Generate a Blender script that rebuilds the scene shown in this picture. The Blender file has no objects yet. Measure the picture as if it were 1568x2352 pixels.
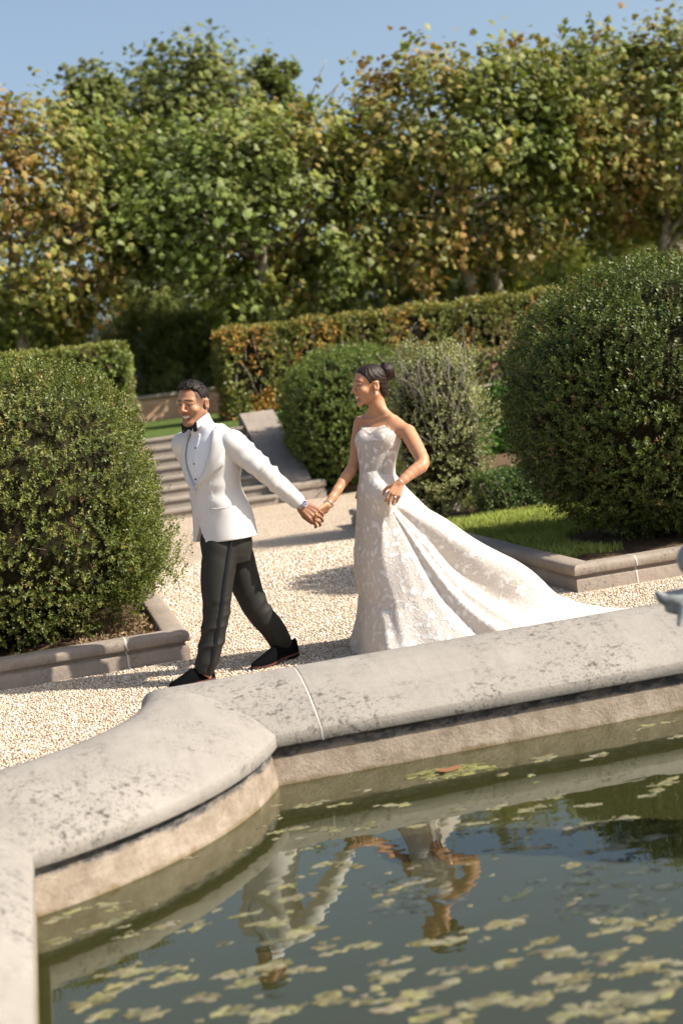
import bpy, math, random
import numpy as np
from mathutils import Vector, Matrix, noise as mnoise

SC = bpy.context.scene
COL = SC.collection
R = math.radians
rng = np.random.default_rng(11)
random.seed(11)

# ------------------------------------------------------------------ camera
FPX = 3267.0            # focal length in pixels of a 1568 x 2352 frame (a 50 mm lens on full frame)
CAM_H, CAM_ROLL, CAM_YAW = 1.6, R(7.5), R(11.8)
CAM_PITCH = math.atan(290 * math.cos(CAM_ROLL) / FPX)
cF = np.array([math.sin(CAM_YAW) * math.cos(CAM_PITCH), math.cos(CAM_YAW) * math.cos(CAM_PITCH), -math.sin(CAM_PITCH)])
_r0 = np.array([math.cos(CAM_YAW), -math.sin(CAM_YAW), 0.0])
_u0 = np.cross(_r0, cF)
cX = _r0 * math.cos(CAM_ROLL) - _u0 * math.sin(CAM_ROLL)
cY = _r0 * math.sin(CAM_ROLL) + _u0 * math.cos(CAM_ROLL)

def J(x, y, Y):
    """the point at garden depth Y seen at (x, y) of the 1568-wide photograph"""
    d = cF * FPX + cX * (x - 784) - cY * (y - 1176)
    t = Y / d[1]
    return np.array([d[0] * t, d[1] * t, CAM_H + d[2] * t])

def G(x, y, z=0.0):
    d = cF * FPX + cX * (x - 784) - cY * (y - 1176)
    t = (z - CAM_H) / d[2]
    return np.array([d[0] * t, d[1] * t, z])

cam = bpy.data.cameras.new('camera')
cam.sensor_fit = 'VERTICAL'
cam.sensor_height = 36
cam.lens = 36 * FPX / 2352
cam.clip_start, cam.clip_end = 0.05, 2000
cam.dof.use_dof = True
cam.dof.focus_distance = 8.45
cam.dof.aperture_fstop = 2.0
camo = bpy.data.objects.new('camera', cam)
m = Matrix(((cX[0], cY[0], -cF[0], 0), (cX[1], cY[1], -cF[1], 0), (cX[2], cY[2], -cF[2], CAM_H), (0, 0, 0, 1)))
camo.matrix_world = m
COL.objects.link(camo)
SC.camera = camo

# ------------------------------------------------------------------ light
SUN_EL, SUN_AZ = R(41), R(28)        # azimuth measured from +X towards -Y
sun_vec = Vector((math.cos(SUN_EL) * math.cos(SUN_AZ), -math.cos(SUN_EL) * math.sin(SUN_AZ), math.sin(SUN_EL)))
sl = bpy.data.lights.new('sun', 'SUN')
sl.energy = 5.0
sl.angle = R(0.53)
sl.color = (1.0, 0.93, 0.82)
so = bpy.data.objects.new('sun', sl)
so.rotation_euler = sun_vec.to_track_quat('Z', 'Y').to_euler()
so.location = sun_vec * 60
COL.objects.link(so)

w = bpy.data.worlds.new('World')
SC.world = w
w.use_nodes = True
wn = w.node_tree
bg = wn.nodes['Background']
sky = wn.nodes.new('ShaderNodeTexSky')
sky.sky_type = 'NISHITA'
sky.sun_disc = False
sky.sun_elevation = SUN_EL
sky.sun_rotation = math.atan2(sun_vec.x, sun_vec.y)
sky.air_density = 1.0
sky.dust_density = 3.0
sky.ozone_density = 2.2
hs = wn.nodes.new('ShaderNodeHueSaturation'); hs.inputs['Saturation'].default_value = 0.86; hs.inputs['Hue'].default_value = 0.495
wn.links.new(sky.outputs[0], hs.inputs['Color']); wn.links.new(hs.outputs[0], bg.inputs[0])
bg.inputs[1].default_value = 0.105
SC.view_settings.view_transform = 'Standard'
SC.view_settings.look = 'None'
SC.view_settings.exposure = 0.80
SC.view_settings.gamma = 1.0
SC.cycles.max_bounces = 8
SC.cycles.transparent_max_bounces = 16
SC.cycles.use_denoising = True
SC.cycles.caustics_reflective = False
SC.cycles.caustics_refractive = False

# ------------------------------------------------------------------ objects
def tag(o, label=None, cat=None, group=None, kind=None):
    if label: o['label'] = label
    if cat: o['category'] = cat
    if group: o['group'] = group
    if kind: o['kind'] = kind
    return o

def link(o, parent=None):
    COL.objects.link(o)
    if parent is not None:
        o.parent = parent
        o.matrix_parent_inverse = Matrix.Translation(parent.location).inverted()
    return o

def root(name, loc, label, cat, group=None):
    o = bpy.data.objects.new(name, None)
    o.empty_display_size = 0.1
    o.location = loc
    COL.objects.link(o)
    return tag(o, label, cat, group)

def mesh_np(name, V, F, mat, parent=None, smooth=True, col=None):
    """V (n,3); F = list of (k, m) integer arrays, one per polygon size"""
    if isinstance(F, np.ndarray): F = [F]
    me = bpy.data.meshes.new(name)
    V = np.asarray(V, np.float32)
    me.vertices.add(len(V)); me.vertices.foreach_set('co', V.ravel())
    nl = sum(f.size for f in F); npoly = sum(len(f) for f in F)
    me.loops.add(nl); me.polygons.add(npoly)
    me.loops.foreach_set('vertex_index', np.concatenate([f.ravel() for f in F]).astype(np.int32))
    tot = np.concatenate([np.full(len(f), f.shape[1], np.int32) for f in F])
    st = np.concatenate([[0], np.cumsum(tot)[:-1]]).astype(np.int32)
    me.polygons.foreach_set('loop_start', st)
    me.polygons.foreach_set('use_smooth', np.full(npoly, smooth, bool))
    if col is not None:
        a = me.color_attributes.new('Col', 'FLOAT_COLOR', 'POINT')
        c = np.ones((len(V), 4), np.float32); c[:, :3] = col
        a.data.foreach_set('color', c.ravel())
    me.update(calc_edges=True); me.validate()
    if mat: me.materials.append(mat)
    return link(bpy.data.objects.new(name, me), parent)

class MB:
    """collects simple shapes into one mesh"""
    def __init__(s): s.V = []; s.F = {}; s.n = 0
    def add(s, V, F):
        V = np.asarray(V, float)
        if isinstance(F, np.ndarray): F = [F]
        for f in F:
            f = np.asarray(f, int)
            s.F.setdefault(f.shape[1], []).append(f + s.n)
        s.V.append(V); s.n += len(V)
    def box(s, lo, hi, bev=0.0):
        x0, y0, z0 = lo; x1, y1, z1 = hi
        if bev <= 0:
            V = [(x, y, z) for z in (z0, z1) for y in (y0, y1) for x in (x0, x1)]
            F = np.array([[0, 2, 3, 1], [4, 5, 7, 6], [0, 1, 5, 4], [2, 6, 7, 3], [0, 4, 6, 2], [1, 3, 7, 5]])
            s.add(V, F); return
        b = bev
        prof = [(x0 + b, y0), (x1 - b, y0), (x1, y0 + b), (x1, y1 - b), (x1 - b, y1), (x0 + b, y1), (x0, y1 - b), (x0, y0 + b)]
        ins = [(x0 + b, y0 + b), (x1 - b, y0 + b), (x1 - b, y0 + b), (x1 - b, y1 - b), (x1 - b, y1 - b), (x0 + b, y1 - b), (x0 + b, y1 - b), (x0 + b, y0 + b)]
        V = [(x, y, z0) for x, y in prof] + [(x, y, z1 - b) for x, y in prof] + [((x + i) / 2 * 0.4 + i * 0.6, (y + j) / 2 * 0.4 + j * 0.6, z1) for (x, y), (i, j) in zip(prof, ins)]
        F4 = np.array([[k + r, (k + 1) % 8 + r, (k + 1) % 8 + 8 + r, k + 8 + r] for r in (0, 8) for k in range(8)])
        s.add(V, [F4, np.array([list(range(16, 24))]), np.array([list(range(7, -1, -1))])])
    def tube(s, P, rad, n=8, cap=True, flat=None):
        P = np.asarray(P, float); rad = np.broadcast_to(np.asarray(rad, float), (len(P),))
        T = np.gradient(P, axis=0); T /= np.linalg.norm(T, axis=1)[:, None] + 1e-9
        up = np.array([0, 0, 1.0]) if abs(T[0][2]) < 0.9 else np.array([1.0, 0, 0])
        V = []
        a = np.cross(T[0], up); a /= np.linalg.norm(a)
        for p, t, r in zip(P, T, rad):
            a = a - t * (a @ t); a /= np.linalg.norm(a) + 1e-9
            b = np.cross(t, a)
            th = np.arange(n) * 2 * math.pi / n
            V.append(p + r * (np.cos(th)[:, None] * a + np.sin(th)[:, None] * b * (flat or 1)))
        V = np.concatenate(V); k = len(P)
        F = np.array([[i * n + j, i * n + (j + 1) % n, (i + 1) * n + (j + 1) % n, (i + 1) * n + j] for i in range(k - 1) for j in range(n)])
        Fs = [F]
        if cap: Fs += [np.array([list(range(n - 1, -1, -1))]), np.array([[(k - 1) * n + j for j in range(n)]])]
        s.add(V, Fs)
    def grid(s, Pts, close_u=False):
        nu, nv = Pts.shape[:2]
        idx = np.arange(nu * nv).reshape(nu, nv)
        if close_u: idx = np.vstack([idx, idx[:1]])
        F = np.stack([idx[:-1, :-1], idx[1:, :-1], idx[1:, 1:], idx[:-1, 1:]], -1).reshape(-1, 4)
        s.add(Pts.reshape(-1, 3), F)
    def build(s, name, mat, parent=None, smooth=True, col=None):
        return mesh_np(name, np.concatenate(s.V), [np.concatenate(v) for v in s.F.values()], mat, parent, smooth, col)

def interp(x, xs, ys): return np.interp(x, xs, ys)

def smooth_line(P, n=8):
    """Catmull-Rom through the points"""
    P = np.asarray(P, float)
    Q = np.vstack([2 * P[0] - P[1], P, 2 * P[-1] - P[-2]])
    out = []
    for i in range(1, len(Q) - 2):
        for t in np.arange(n) / n:
            out.append(0.5 * ((2 * Q[i]) + (-Q[i - 1] + Q[i + 1]) * t + (2 * Q[i - 1] - 5 * Q[i] + 4 * Q[i + 1] - Q[i + 2]) * t * t
                              + (-Q[i - 1] + 3 * Q[i] - 3 * Q[i + 1] + Q[i + 2]) * t ** 3))
    out.append(P[-1])
    return np.array(out)

def vnoise(P, freq, seed=0):
    """cheap smooth noise in [-1,1] from sines, vectorised"""
    r = np.random.default_rng(seed)
    out = np.zeros(P.shape[:-1])
    for k in range(6):
        d = r.normal(size=3); d /= np.linalg.norm(d)
        out += np.sin((P @ d) * freq * (0.7 + 0.6 * r.random()) * 2 * math.pi + r.random() * 6.28)
    return out / 3.0

# ------------------------------------------------------------------ materials
def mat(name, base=(0.5, 0.5, 0.5), rough=0.6, spec=0.3, col=False):
    mt = bpy.data.materials.new(name); mt.use_nodes = True
    b = mt.node_tree.nodes['Principled BSDF']
    b.inputs['Base Color'].default_value = (*base, 1)
    b.inputs['Roughness'].default_value = rough
    b.inputs['Specular IOR Level'].default_value = spec
    if col:
        a = mt.node_tree.nodes.new('ShaderNodeAttribute'); a.attribute_name = 'Col'
        mt.node_tree.links.new(a.outputs['Color'], b.inputs['Base Color'])
    return mt, mt.node_tree, b

class N:
    """small node-building helper"""
    def __init__(s, nt): s.t = nt
    def n(s, typ, **kw):
        x = s.t.nodes.new(typ)
        for k, v in kw.items():
            if k.startswith('i_'):
                key = k[2:]; key = int(key) if key.isdigit() else key.replace('_', ' ')
                x.inputs[key].default_value = v
            else: setattr(x, k, v)
        return x
    def l(s, a, b): s.t.links.new(a, b)
    def pos(s): return s.n('ShaderNodeNewGeometry').outputs['Position']
    def noise(s, scale, detail=4, rough=0.6, vec=None, dim=None):
        x = s.n('ShaderNodeTexNoise'); x.inputs['Scale'].default_value = scale
        x.inputs['Detail'].default_value = detail; x.inputs['Roughness'].default_value = rough
        s.l(vec if vec is not None else s.pos(), x.inputs['Vector']); return x.outputs['Fac']
    def voro(s, scale, feature='F1', vec=None, out='Distance'):
        x = s.n('ShaderNodeTexVoronoi', feature=feature); x.inputs['Scale'].default_value = scale
        s.l(vec if vec is not None else s.pos(), x.inputs['Vector']); return x.outputs[out]
    def ramp(s, fac, stops, interp='LINEAR'):
        x = s.n('ShaderNodeValToRGB'); x.color_ramp.interpolation = interp
        e = x.color_ramp.elements
        while len(e) < len(stops): e.new(0.5)
        for q, (p, c) in zip(e, stops):
            q.position = p; q.color = (*c, 1) if not isinstance(c, (int, float)) else (c, c, c, 1)
        s.l(fac, x.inputs[0]); return x.outputs[0]
    def mix(s, fac, a, b, mode='MIX'):
        x = s.n('ShaderNodeMix', data_type='RGBA', blend_type=mode)
        for v, i in ((fac, 0), (a, 6), (b, 7)):
            if isinstance(v, (int, float)): x.inputs[i].default_value = v
            elif isinstance(v, tuple): x.inputs[i].default_value = (*v, 1)
            else: s.l(v, x.inputs[i])
        return x.outputs[2]
    def math(s, op, a, b=None):
        x = s.n('ShaderNodeMath', operation=op)
        for v, i in ((a, 0), (b, 1)):
            if v is None: continue
            if isinstance(v, (int, float)): x.inputs[i].default_value = v
            else: s.l(v, x.inputs[i])
        return x.outputs[0]
    def bump(s, h, strength, dist, to):
        x = s.n('ShaderNodeBump'); x.inputs['Strength'].default_value = strength; x.inputs['Distance'].default_value = dist
        s.l(h, x.inputs['Height']); s.l(x.outputs[0], to.inputs['Normal']); return x
    def scaled(s, sx, sy, sz):
        x = s.n('ShaderNodeMapping'); x.inputs['Scale'].default_value = (sx, sy, sz)
        s.l(s.pos(), x.inputs['Vector']); return x.outputs[0]

def leaf_mat(name, rough=0.45, spec=0.35, trans=0.25):
    mt, nt, b = mat(name, rough=rough, spec=spec, col=True)
    n = N(nt)
    at = [x for x in nt.nodes if x.type == 'ATTRIBUTE'][0]
    tr = n.n('ShaderNodeBsdfTranslucent')
    c = n.mix(1.0, at.outputs['Color'], (1.25, 1.3, 0.55), 'MULTIPLY')
    n.l(c, tr.inputs['Color'])
    ms = n.n('ShaderNodeMixShader'); ms.inputs[0].default_value = trans
    n.l(b.outputs[0], ms.inputs[1]); n.l(tr.outputs[0], ms.inputs[2])
    n.l(ms.outputs[0], nt.nodes['Material Output'].inputs['Surface'])
    return mt

def stone_mat(name, base, dark, scale=1.0, lichen=0.5, bump=0.4):
    mt, nt, b = mat(name, rough=0.85, spec=0.2)
    n = N(nt)
    f1 = n.noise(1.6 * scale, 5, 0.6)
    c = n.ramp(f1, [(0.3, tuple(x * 0.86 for x in base)), (0.55, base), (0.75, tuple(min(1, x * 1.1) for x in base))])
    streak = n.noise(1.0, 5, 0.65, vec=n.scaled(1.3 * scale, 14 * scale, 14 * scale))
    c = n.mix(n.math('MULTIPLY', n.ramp(streak, [(0.5, 0.0), (0.72, 1.0)]), 0.35), c, tuple(x * 0.7 for x in base))
    drip = n.noise(1.0, 4, 0.6, vec=n.scaled(22 * scale, 2.2 * scale, 2.2 * scale))
    c = n.mix(n.math('MULTIPLY', n.ramp(drip, [(0.52, 0.0), (0.75, 1.0)]), 0.38), c, tuple(x * 0.62 for x in base))
    blot = n.ramp(n.noise(5.5 * scale, 5, 0.7), [(0.50, 0.0), (0.66, 1.0)])
    c = n.mix(n.math('MULTIPLY', blot, 0.3), c, tuple(x * 0.66 for x in base))
    patch = n.ramp(n.noise(2.3 * scale, 3, 0.5), [(0.44, 0.0), (0.60, 1.0)])
    spots = n.ramp(n.noise(26 * scale, 4, 0.72), [(0.54, 0.0), (0.64, 1.0)])
    fine = n.ramp(n.noise(75 * scale, 2, 0.6), [(0.55, 0.0), (0.68, 0.7)])
    sp = n.math('MULTIPLY', n.math('MULTIPLY', patch, n.math('MAXIMUM', spots, fine)), lichen)
    c = n.mix(sp, c, dark)
    grain = n.noise(210 * scale, 3, 0.7)
    c = n.mix(0.22, c, n.ramp(grain, [(0.3, 0.25), (0.7, 0.95)]), 'OVERLAY')
    n.l(c, b.inputs['Base Color'])
    h = n.math('ADD', n.noise(120 * scale, 4, 0.7), n.math('MULTIPLY', n.noise(14 * scale, 4, 0.6), 2.0))
    n.bump(h, bump, 0.006, b)
    return mt

# ------------------------------------------------------------------ implicit surfaces, for bodies and clothes
def smin(a, b, k):
    if k <= 0: return np.minimum(a, b)
    h = np.clip(0.5 + 0.5 * (b - a) / k, 0, 1)
    return b + (a - b) * h - k * h * (1 - h)

def smax(a, b, k): return -smin(-a, -b, k)

class SDF:
    def __init__(s, lo, hi, h):
        s.o = np.array(lo, float); s.h = h
        s.n = np.ceil((np.array(hi) - s.o) / h).astype(int) + 1
        s.f = np.full(s.n, 0.5, np.float32)
    def sub(s, lo, hi):
        a = np.clip(np.floor((np.array(lo) - s.o) / s.h).astype(int), 0, s.n - 1)
        b = np.clip(np.ceil((np.array(hi) - s.o) / s.h).astype(int) + 1, 1, s.n)
        sl_ = tuple(slice(i, j) for i, j in zip(a, b))
        g = [s.o[i] + s.h * np.arange(a[i], b[i]) for i in range(3)]
        return sl_, (g[0][:, None, None], g[1][None, :, None], g[2][None, None, :])
    def put(s, fn, lo, hi, k=0.0, cut=False):
        lo = np.array(lo) - k - 3 * s.h; hi = np.array(hi) + k + 3 * s.h
        sl_, g = s.sub(lo, hi)
        if min(x.stop - x.start for x in sl_) <= 0: return
        d = fn(*g)
        s.f[sl_] = smax(s.f[sl_], -d, k) if cut else smin(s.f[sl_], d, k)
    def rc(s, a, b, ra, rb, k=0.01, cut=False):
        a = np.array(a, float); b = np.array(b, float); ba = b - a; L = max(ba @ ba, 1e-9); r = max(ra, rb)
        def fn(x, y, z):
            px, py, pz = x - a[0], y - a[1], z - a[2]
            t = np.clip((px * ba[0] + py * ba[1] + pz * ba[2]) / L, 0, 1)
            return np.sqrt((px - ba[0] * t) ** 2 + (py - ba[1] * t) ** 2 + (pz - ba[2] * t) ** 2) - (ra + (rb - ra) * t)
        s.put(fn, np.minimum(a, b) - r, np.maximum(a, b) + r, k, cut)
    def chain(s, pts, rad, k=0.01):
        for i in range(len(pts) - 1): s.rc(pts[i], pts[i + 1], rad[i], rad[i + 1], k)
    def ell(s, c, r, M=None, k=0.01, cut=False):
        c = np.array(c, float); r = np.array(r, float)
        M = np.eye(3) if M is None else M          # rows = local axes
        def fn(x, y, z):
            p = [x - c[0], y - c[1], z - c[2]]
            q = [M[i][0] * p[0] + M[i][1] * p[1] + M[i][2] * p[2] for i in range(3)]
            k0 = np.sqrt((q[0] / r[0]) ** 2 + (q[1] / r[1]) ** 2 + (q[2] / r[2]) ** 2)
            k1 = np.sqrt((q[0] / r[0] ** 2) ** 2 + (q[1] / r[1] ** 2) ** 2 + (q[2] / r[2] ** 2) ** 2) + 1e-6
            return k0 * (k0 - 1) / k1
        R_ = r.max(); s.put(fn, c - R_, c + R_, k, cut)
    def loft(s, rows, k=0.01, n=2.0, cut=False, mod=None):
        """rows: (z, cx, cy, lateral radius, depth radius, facing in degrees); horizontal sections"""
        A = np.array(sorted(rows), float)
        lo = [(A[:, 1] - A[:, 3:5].max(1)).min(), (A[:, 2] - A[:, 3:5].max(1)).min(), A[0, 0]]
        hi = [(A[:, 1] + A[:, 3:5].max(1)).max(), (A[:, 2] + A[:, 3:5].max(1)).max(), A[-1, 0]]
        zs = np.linspace(A[0, 0], A[-1, 0], 200)
        from_ = smooth_line(A, 12)
        def col_(z, i): return np.interp(z, from_[:, 0], from_[:, i])
        def fn(x, y, z):
            cx, cy, a, b, an = (col_(z, i) for i in range(1, 6))
            an = np.radians(an)
            f = (x - cx) * np.cos(an) + (y - cy) * np.sin(an)
            l = -(x - cx) * np.sin(an) + (y - cy) * np.cos(an)
            e = (np.abs(l / a) ** n + np.abs(f / b) ** n) ** (1 / n)
            d = (e - 1) * np.minimum(a, b)
            if mod is not None: d = d + mod(x, y, z, l, f)
            return np.maximum(d, np.maximum(A[0, 0] - z, z - A[-1, 0]))
        s.put(fn, lo, hi, k, cut)
    def mesh(s, relax=1):
        f = s.f; sg = f < 0
        nx, ny, nz = f.shape
        cnt = np.zeros((nx - 1, ny - 1, nz - 1), np.int8)
        for i in (0, 1):
            for j in (0, 1):
                for k in (0, 1): cnt += sg[i:nx - 1 + i, j:ny - 1 + j, k:nz - 1 + k]
        ci = np.argwhere((cnt > 0) & (cnt < 8))
        idx = np.full(cnt.shape, -1, np.int32); idx[tuple(ci.T)] = np.arange(len(ci))
        cor = [(i, j, k) for i in (0, 1) for j in (0, 1) for k in (0, 1)]
        val = {c: f[ci[:, 0] + c[0], ci[:, 1] + c[1], ci[:, 2] + c[2]] for c in cor}
        acc = np.zeros((len(ci), 3)); num = np.zeros(len(ci))
        for c in cor:
            for ax in range(3):
                if c[ax]: continue
                d = list(c); d[ax] = 1; d = tuple(d)
                a, b = val[c], val[d]; mk = (a < 0) != (b < 0)
                t = np.where(mk, a / np.where(mk, a - b, 1), 0)
                p = np.array(c, float)[None] + t[:, None] * (np.array(d) - np.array(c))[None]
                acc += p * mk[:, None]; num += mk
        V = s.o + s.h * (ci + acc / num[:, None])
        Fs = []
        for ax in range(3):
            o1, o2 = [(1, 2), (2, 0), (0, 1)][ax]
            a = [slice(None)] * 3; b = [slice(None)] * 3
            a[ax] = slice(0, -1); b[ax] = slice(1, None)
            ch = sg[tuple(a)] != sg[tuple(b)]
            e = np.argwhere(ch)
            e = e[(e[:, o1] > 0) & (e[:, o2] > 0) & (e[:, o1] < f.shape[o1] - 1) & (e[:, o2] < f.shape[o2] - 1)]
            inside = sg[tuple(e.T)]
            q = []
            for d1, d2 in ((-1, -1), (0, -1), (0, 0), (-1, 0)):
                g = e.copy(); g[:, o1] += d1; g[:, o2] += d2
                q.append(idx[tuple(g.T)])
            q = np.stack(q, 1); q[~inside] = q[~inside][:, ::-1]
            Fs.append(q)
        F = np.concatenate(Fs)
        for _ in range(relax):
            A_ = np.zeros_like(V); c_ = np.zeros(len(V))
            for i in range(4):
                np.add.at(A_, F[:, i], V[F[:, (i + 1) % 4]]); np.add.at(c_, F[:, i], 1)
                np.add.at(A_, F[:, (i + 1) % 4], V[F[:, i]]); np.add.at(c_, F[:, (i + 1) % 4], 1)
            V = V * 0.45 + 0.55 * A_ / np.maximum(c_, 1)[:, None]
        return V, F
# ================================================================== the setting
def gravel_mat(name):
    mt, nt, b = mat(name, rough=0.8, spec=0.2)
    n = N(nt)
    cell = n.voro(62, 'F1', out='Color')
    sep = n.n('ShaderNodeSeparateColor'); n.l(cell, sep.inputs[0])
    c = n.ramp(sep.outputs[0], [(0.0, (0.27, 0.19, 0.12)), (0.3, (0.44, 0.33, 0.225)), (0.6, (0.54, 0.43, 0.315)), (0.85, (0.64, 0.54, 0.43)), (1.0, (0.35, 0.29, 0.245))])
    big = n.noise(0.9, 3, 0.5)
    c = n.mix(0.35, c, n.ramp(big, [(0.3, 0.42), (0.7, 0.62)]), 'OVERLAY')
    n.l(c, b.inputs['Base Color'])
    d = n.math('SUBTRACT', 1.0, n.voro(62, 'F1'))
    n.bump(d, 0.9, 0.018, b)
    return mt

M_gravel = gravel_mat('gravel_ground')
M_pool_stone = stone_mat('coping_stone', (0.275, 0.250, 0.217), (0.07, 0.062, 0.054), 1.0, 0.95, 0.45)
M_kerb = stone_mat('kerb_stone', (0.30, 0.248, 0.20), (0.09, 0.075, 0.06), 1.6, 0.7, 0.5)
M_step = stone_mat('step_stone', (0.265, 0.225, 0.185), (0.09, 0.078, 0.066), 0.8, 0.7, 0.5)
M_mortar = mat('mortar', (0.50, 0.46, 0.41), 0.9, 0.1)[0]

# pool outline: the lip of the coping at offset 0, outwards positive
LIP_Y, LIP_X, LIP_N, LIP_R = 6.06, -0.205, 0.9, 9.0
A_, M_, B_ = np.array([0.845, LIP_Y]), np.array([0.415, 5.395]), np.array([LIP_X, 4.985])
def circ(a, b, c):
    d = 2 * (a[0] * (b[1] - c[1]) + b[0] * (c[1] - a[1]) + c[0] * (a[1] - b[1]))
    ux = ((a @ a) * (b[1] - c[1]) + (b @ b) * (c[1] - a[1]) + (c @ c) * (a[1] - b[1])) / d
    uy = ((a @ a) * (c[0] - b[0]) + (b @ b) * (a[0] - c[0]) + (c @ c) * (b[0] - a[0])) / d
    return np.array([ux, uy])
AC = circ(A_, M_, B_); AR = np.linalg.norm(A_ - AC)
def cut_back(s):      # where the back line meets the arc, both offset by s
    r = AR - s; dy = LIP_Y + s - AC[1]
    return AC[0] + math.sqrt(r * r - dy * dy)
def cut_left(s):
    r = AR - s; dx = LIP_X - s - AC[0]
    return AC[1] - math.sqrt(r * r - dx * dx)
def arc_pts(s, n=28):
    r = AR - s
    a0 = math.atan2(LIP_Y + s - AC[1], cut_back(s) - AC[0])
    a1 = math.atan2(cut_left(s) - AC[1], LIP_X - s - AC[0])
    t = np.linspace(a0, a1, n)
    return np.stack([AC[0] + r * np.cos(t), AC[1] + r * np.sin(t)], 1)

PROF = [(0.05, 0.07), (0.004, 0.073), (0.0, 0.078), (0.0, 0.126), (0.003, 0.131), (0.03, 0.152), (0.09, 0.192), (0.17, 0.231), (0.26, 0.266), (0.36, 0.293),
        (0.45, 0.309), (0.52, 0.314), (0.575, 0.307), (0.615, 0.285), (0.64, 0.25), (0.65, 0.2), (0.65, -0.06)]
def sweep(path_fn, prof):
    """path_fn(s) -> (n,2) points at offset s; returns grid (n, len(prof), 3)"""
    cols = [np.c_[path_fn(s), np.full(len(path_fn(s)), z)] for s, z in prof]
    return np.stack(cols, 1)
def stone(name, path_fn, prof, material, parent):
    g = sweep(path_fn, prof)
    b = MB(); b.grid(g)
    k = len(prof)
    b.add(g[0], [np.array([list(range(k))])]); b.add(g[-1], [np.array([list(range(k - 1, -1, -1))])])
    o = b.build(name, material, parent, smooth=True)
    return o

coping = root('pool_coping', (1.0, 6.4, 0), 'weathered grey-beige rounded stone coping around the garden pool with one curved corner', 'coping')
JX = 1.05
def line_x(f0, f1, n=14): return lambda s: np.stack([np.linspace(f0(s), f1(s), n), np.full(n, LIP_Y + s)], 1)
def line_y(f0, f1, n=14): return lambda s: np.stack([np.full(n, LIP_X - s), np.linspace(f0(s), f1(s), n)], 1)
e = 0.0015
stone('coping_stone', line_x(lambda s: JX - 0.005, lambda s: cut_back(s) + e), PROF, M_pool_stone, coping)
for a, b_ in ((JX + 0.0055, 3.6), (3.61, 6.3), (6.31, LIP_R)):
    stone('coping_stone', line_x(lambda s, q=b_: q, lambda s, q=a: q), PROF, M_pool_stone, coping)
stone('coping_stone', lambda s: arc_pts(s), PROF, M_pool_stone, coping)
stone('coping_stone', line_y(lambda s: cut_left(s) - e, lambda s: 2.7), PROF, M_pool_stone, coping)
stone('coping_stone', line_y(lambda s: 2.69, lambda s: LIP_N - 0.65), PROF, M_pool_stone, coping)
stone('coping_stone', lambda s: np.stack([np.linspace(LIP_X, LIP_R, 10), np.full(10, LIP_N - s)], 1), PROF, M_pool_stone, coping)
JPROF = [(s + (0.002 if s < 0.3 else -0.002), z - 0.002) for s, z in PROF]
for x in (JX, 3.605):
    wob = lambda s, x=x: 0.004 * math.sin(s * 23 + x)
    g = sweep(lambda s: np.stack([np.array([x + 0.0065, x - 0.0065]) + wob(s), np.full(2, LIP_Y + s)], 1), [(s + (0.001 if s < 0.3 else -0.002), z - 0.0035) for s, z in PROF])
    b = MB(); b.grid(g); b.build('mortar_joint', M_mortar, coping)

# pool wall under the coping
mt, nt, bb = mat('pool_wall_render', rough=0.9, spec=0.15); n = N(nt)
sep = n.n('ShaderNodeSeparateXYZ'); n.l(n.pos(), sep.inputs[0])
base = n.ramp(n.noise(9, 5, 0.65), [(0.3, (0.21, 0.165, 0.12)), (0.5, (0.31, 0.25, 0.19)), (0.72, (0.42, 0.35, 0.28))])
zz = n.math('ADD', sep.outputs[2], n.math('MULTIPLY', n.math('SUBTRACT', n.noise(7, 5, 0.65), 0.5), 0.09))
stain = n.ramp(n.math('ADD', n.math('MULTIPLY', zz, 6.0), 0.5), [(0.60, 0.0), (0.70, 1.0)])
stain = n.math('MULTIPLY', stain, n.ramp(n.noise(5, 4, 0.7), [(0.30, 0.55), (0.5, 1.0)]))
efl = n.ramp(n.noise(1.0, 4, 0.7, vec=n.scaled(14, 14, 30)), [(0.48, 0.0), (0.66, 1.0)])
c = n.mix(stain, base, n.mix(efl, (0.06, 0.058, 0.058), (0.23, 0.21, 0.19)))
wet = n.ramp(n.math('ADD', n.math('MULTIPLY', zz, 12.0), 1.7), [(0.45, 1.0), (0.72, 0.0)])
c = n.mix(n.math('MULTIPLY', wet, 0.8), c, (0.16, 0.115, 0.05))
n.l(c, bb.inputs['Base Color'])
n.bump(n.noise(60, 6, 0.75), 0.7, 0.012, bb)
M_wall = mt
WPROF = [(0.034, 0.076), (0.034, 0.03), (0.03, -0.02), (0.02, -0.08), (0.015, -0.13), (0.01, -0.2), (0.0, -0.215), (-0.22, -0.24), (-0.42, -0.34), (-0.44, -0.65)]
wall = MB()
for fn in (line_x(lambda s: LIP_R, lambda s: cut_back(s), 30), lambda s: arc_pts(s, 30), line_y(lambda s: cut_left(s), lambda s: LIP_N - s, 20),
           lambda s: np.stack([np.linspace(LIP_X - s, LIP_R + s, 10), np.full(10, LIP_N - s)], 1),
           lambda s: np.stack([np.full(10, LIP_R + s), np.linspace(LIP_N - s, LIP_Y + s, 10)], 1)):
    wall.grid(sweep(fn, WPROF))
tag(wall.build('pool_wall', M_wall), 'beige rendered pool wall below the coping with black stained band', 'wall')

def poly_sheet(name, pts, z, material):
    V = np.array([(x, y, z) for x, y in pts])
    return mesh_np(name, V, [np.array([list(range(len(pts)))])], material, smooth=False)
s0 = 0.6
outer = [(LIP_R + 0.6, LIP_Y + s0)] + [tuple(p) for p in arc_pts(s0, 24)] + [(LIP_X - s0, LIP_N - 0.6), (LIP_R + 0.6, LIP_N - 0.6)]
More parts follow.
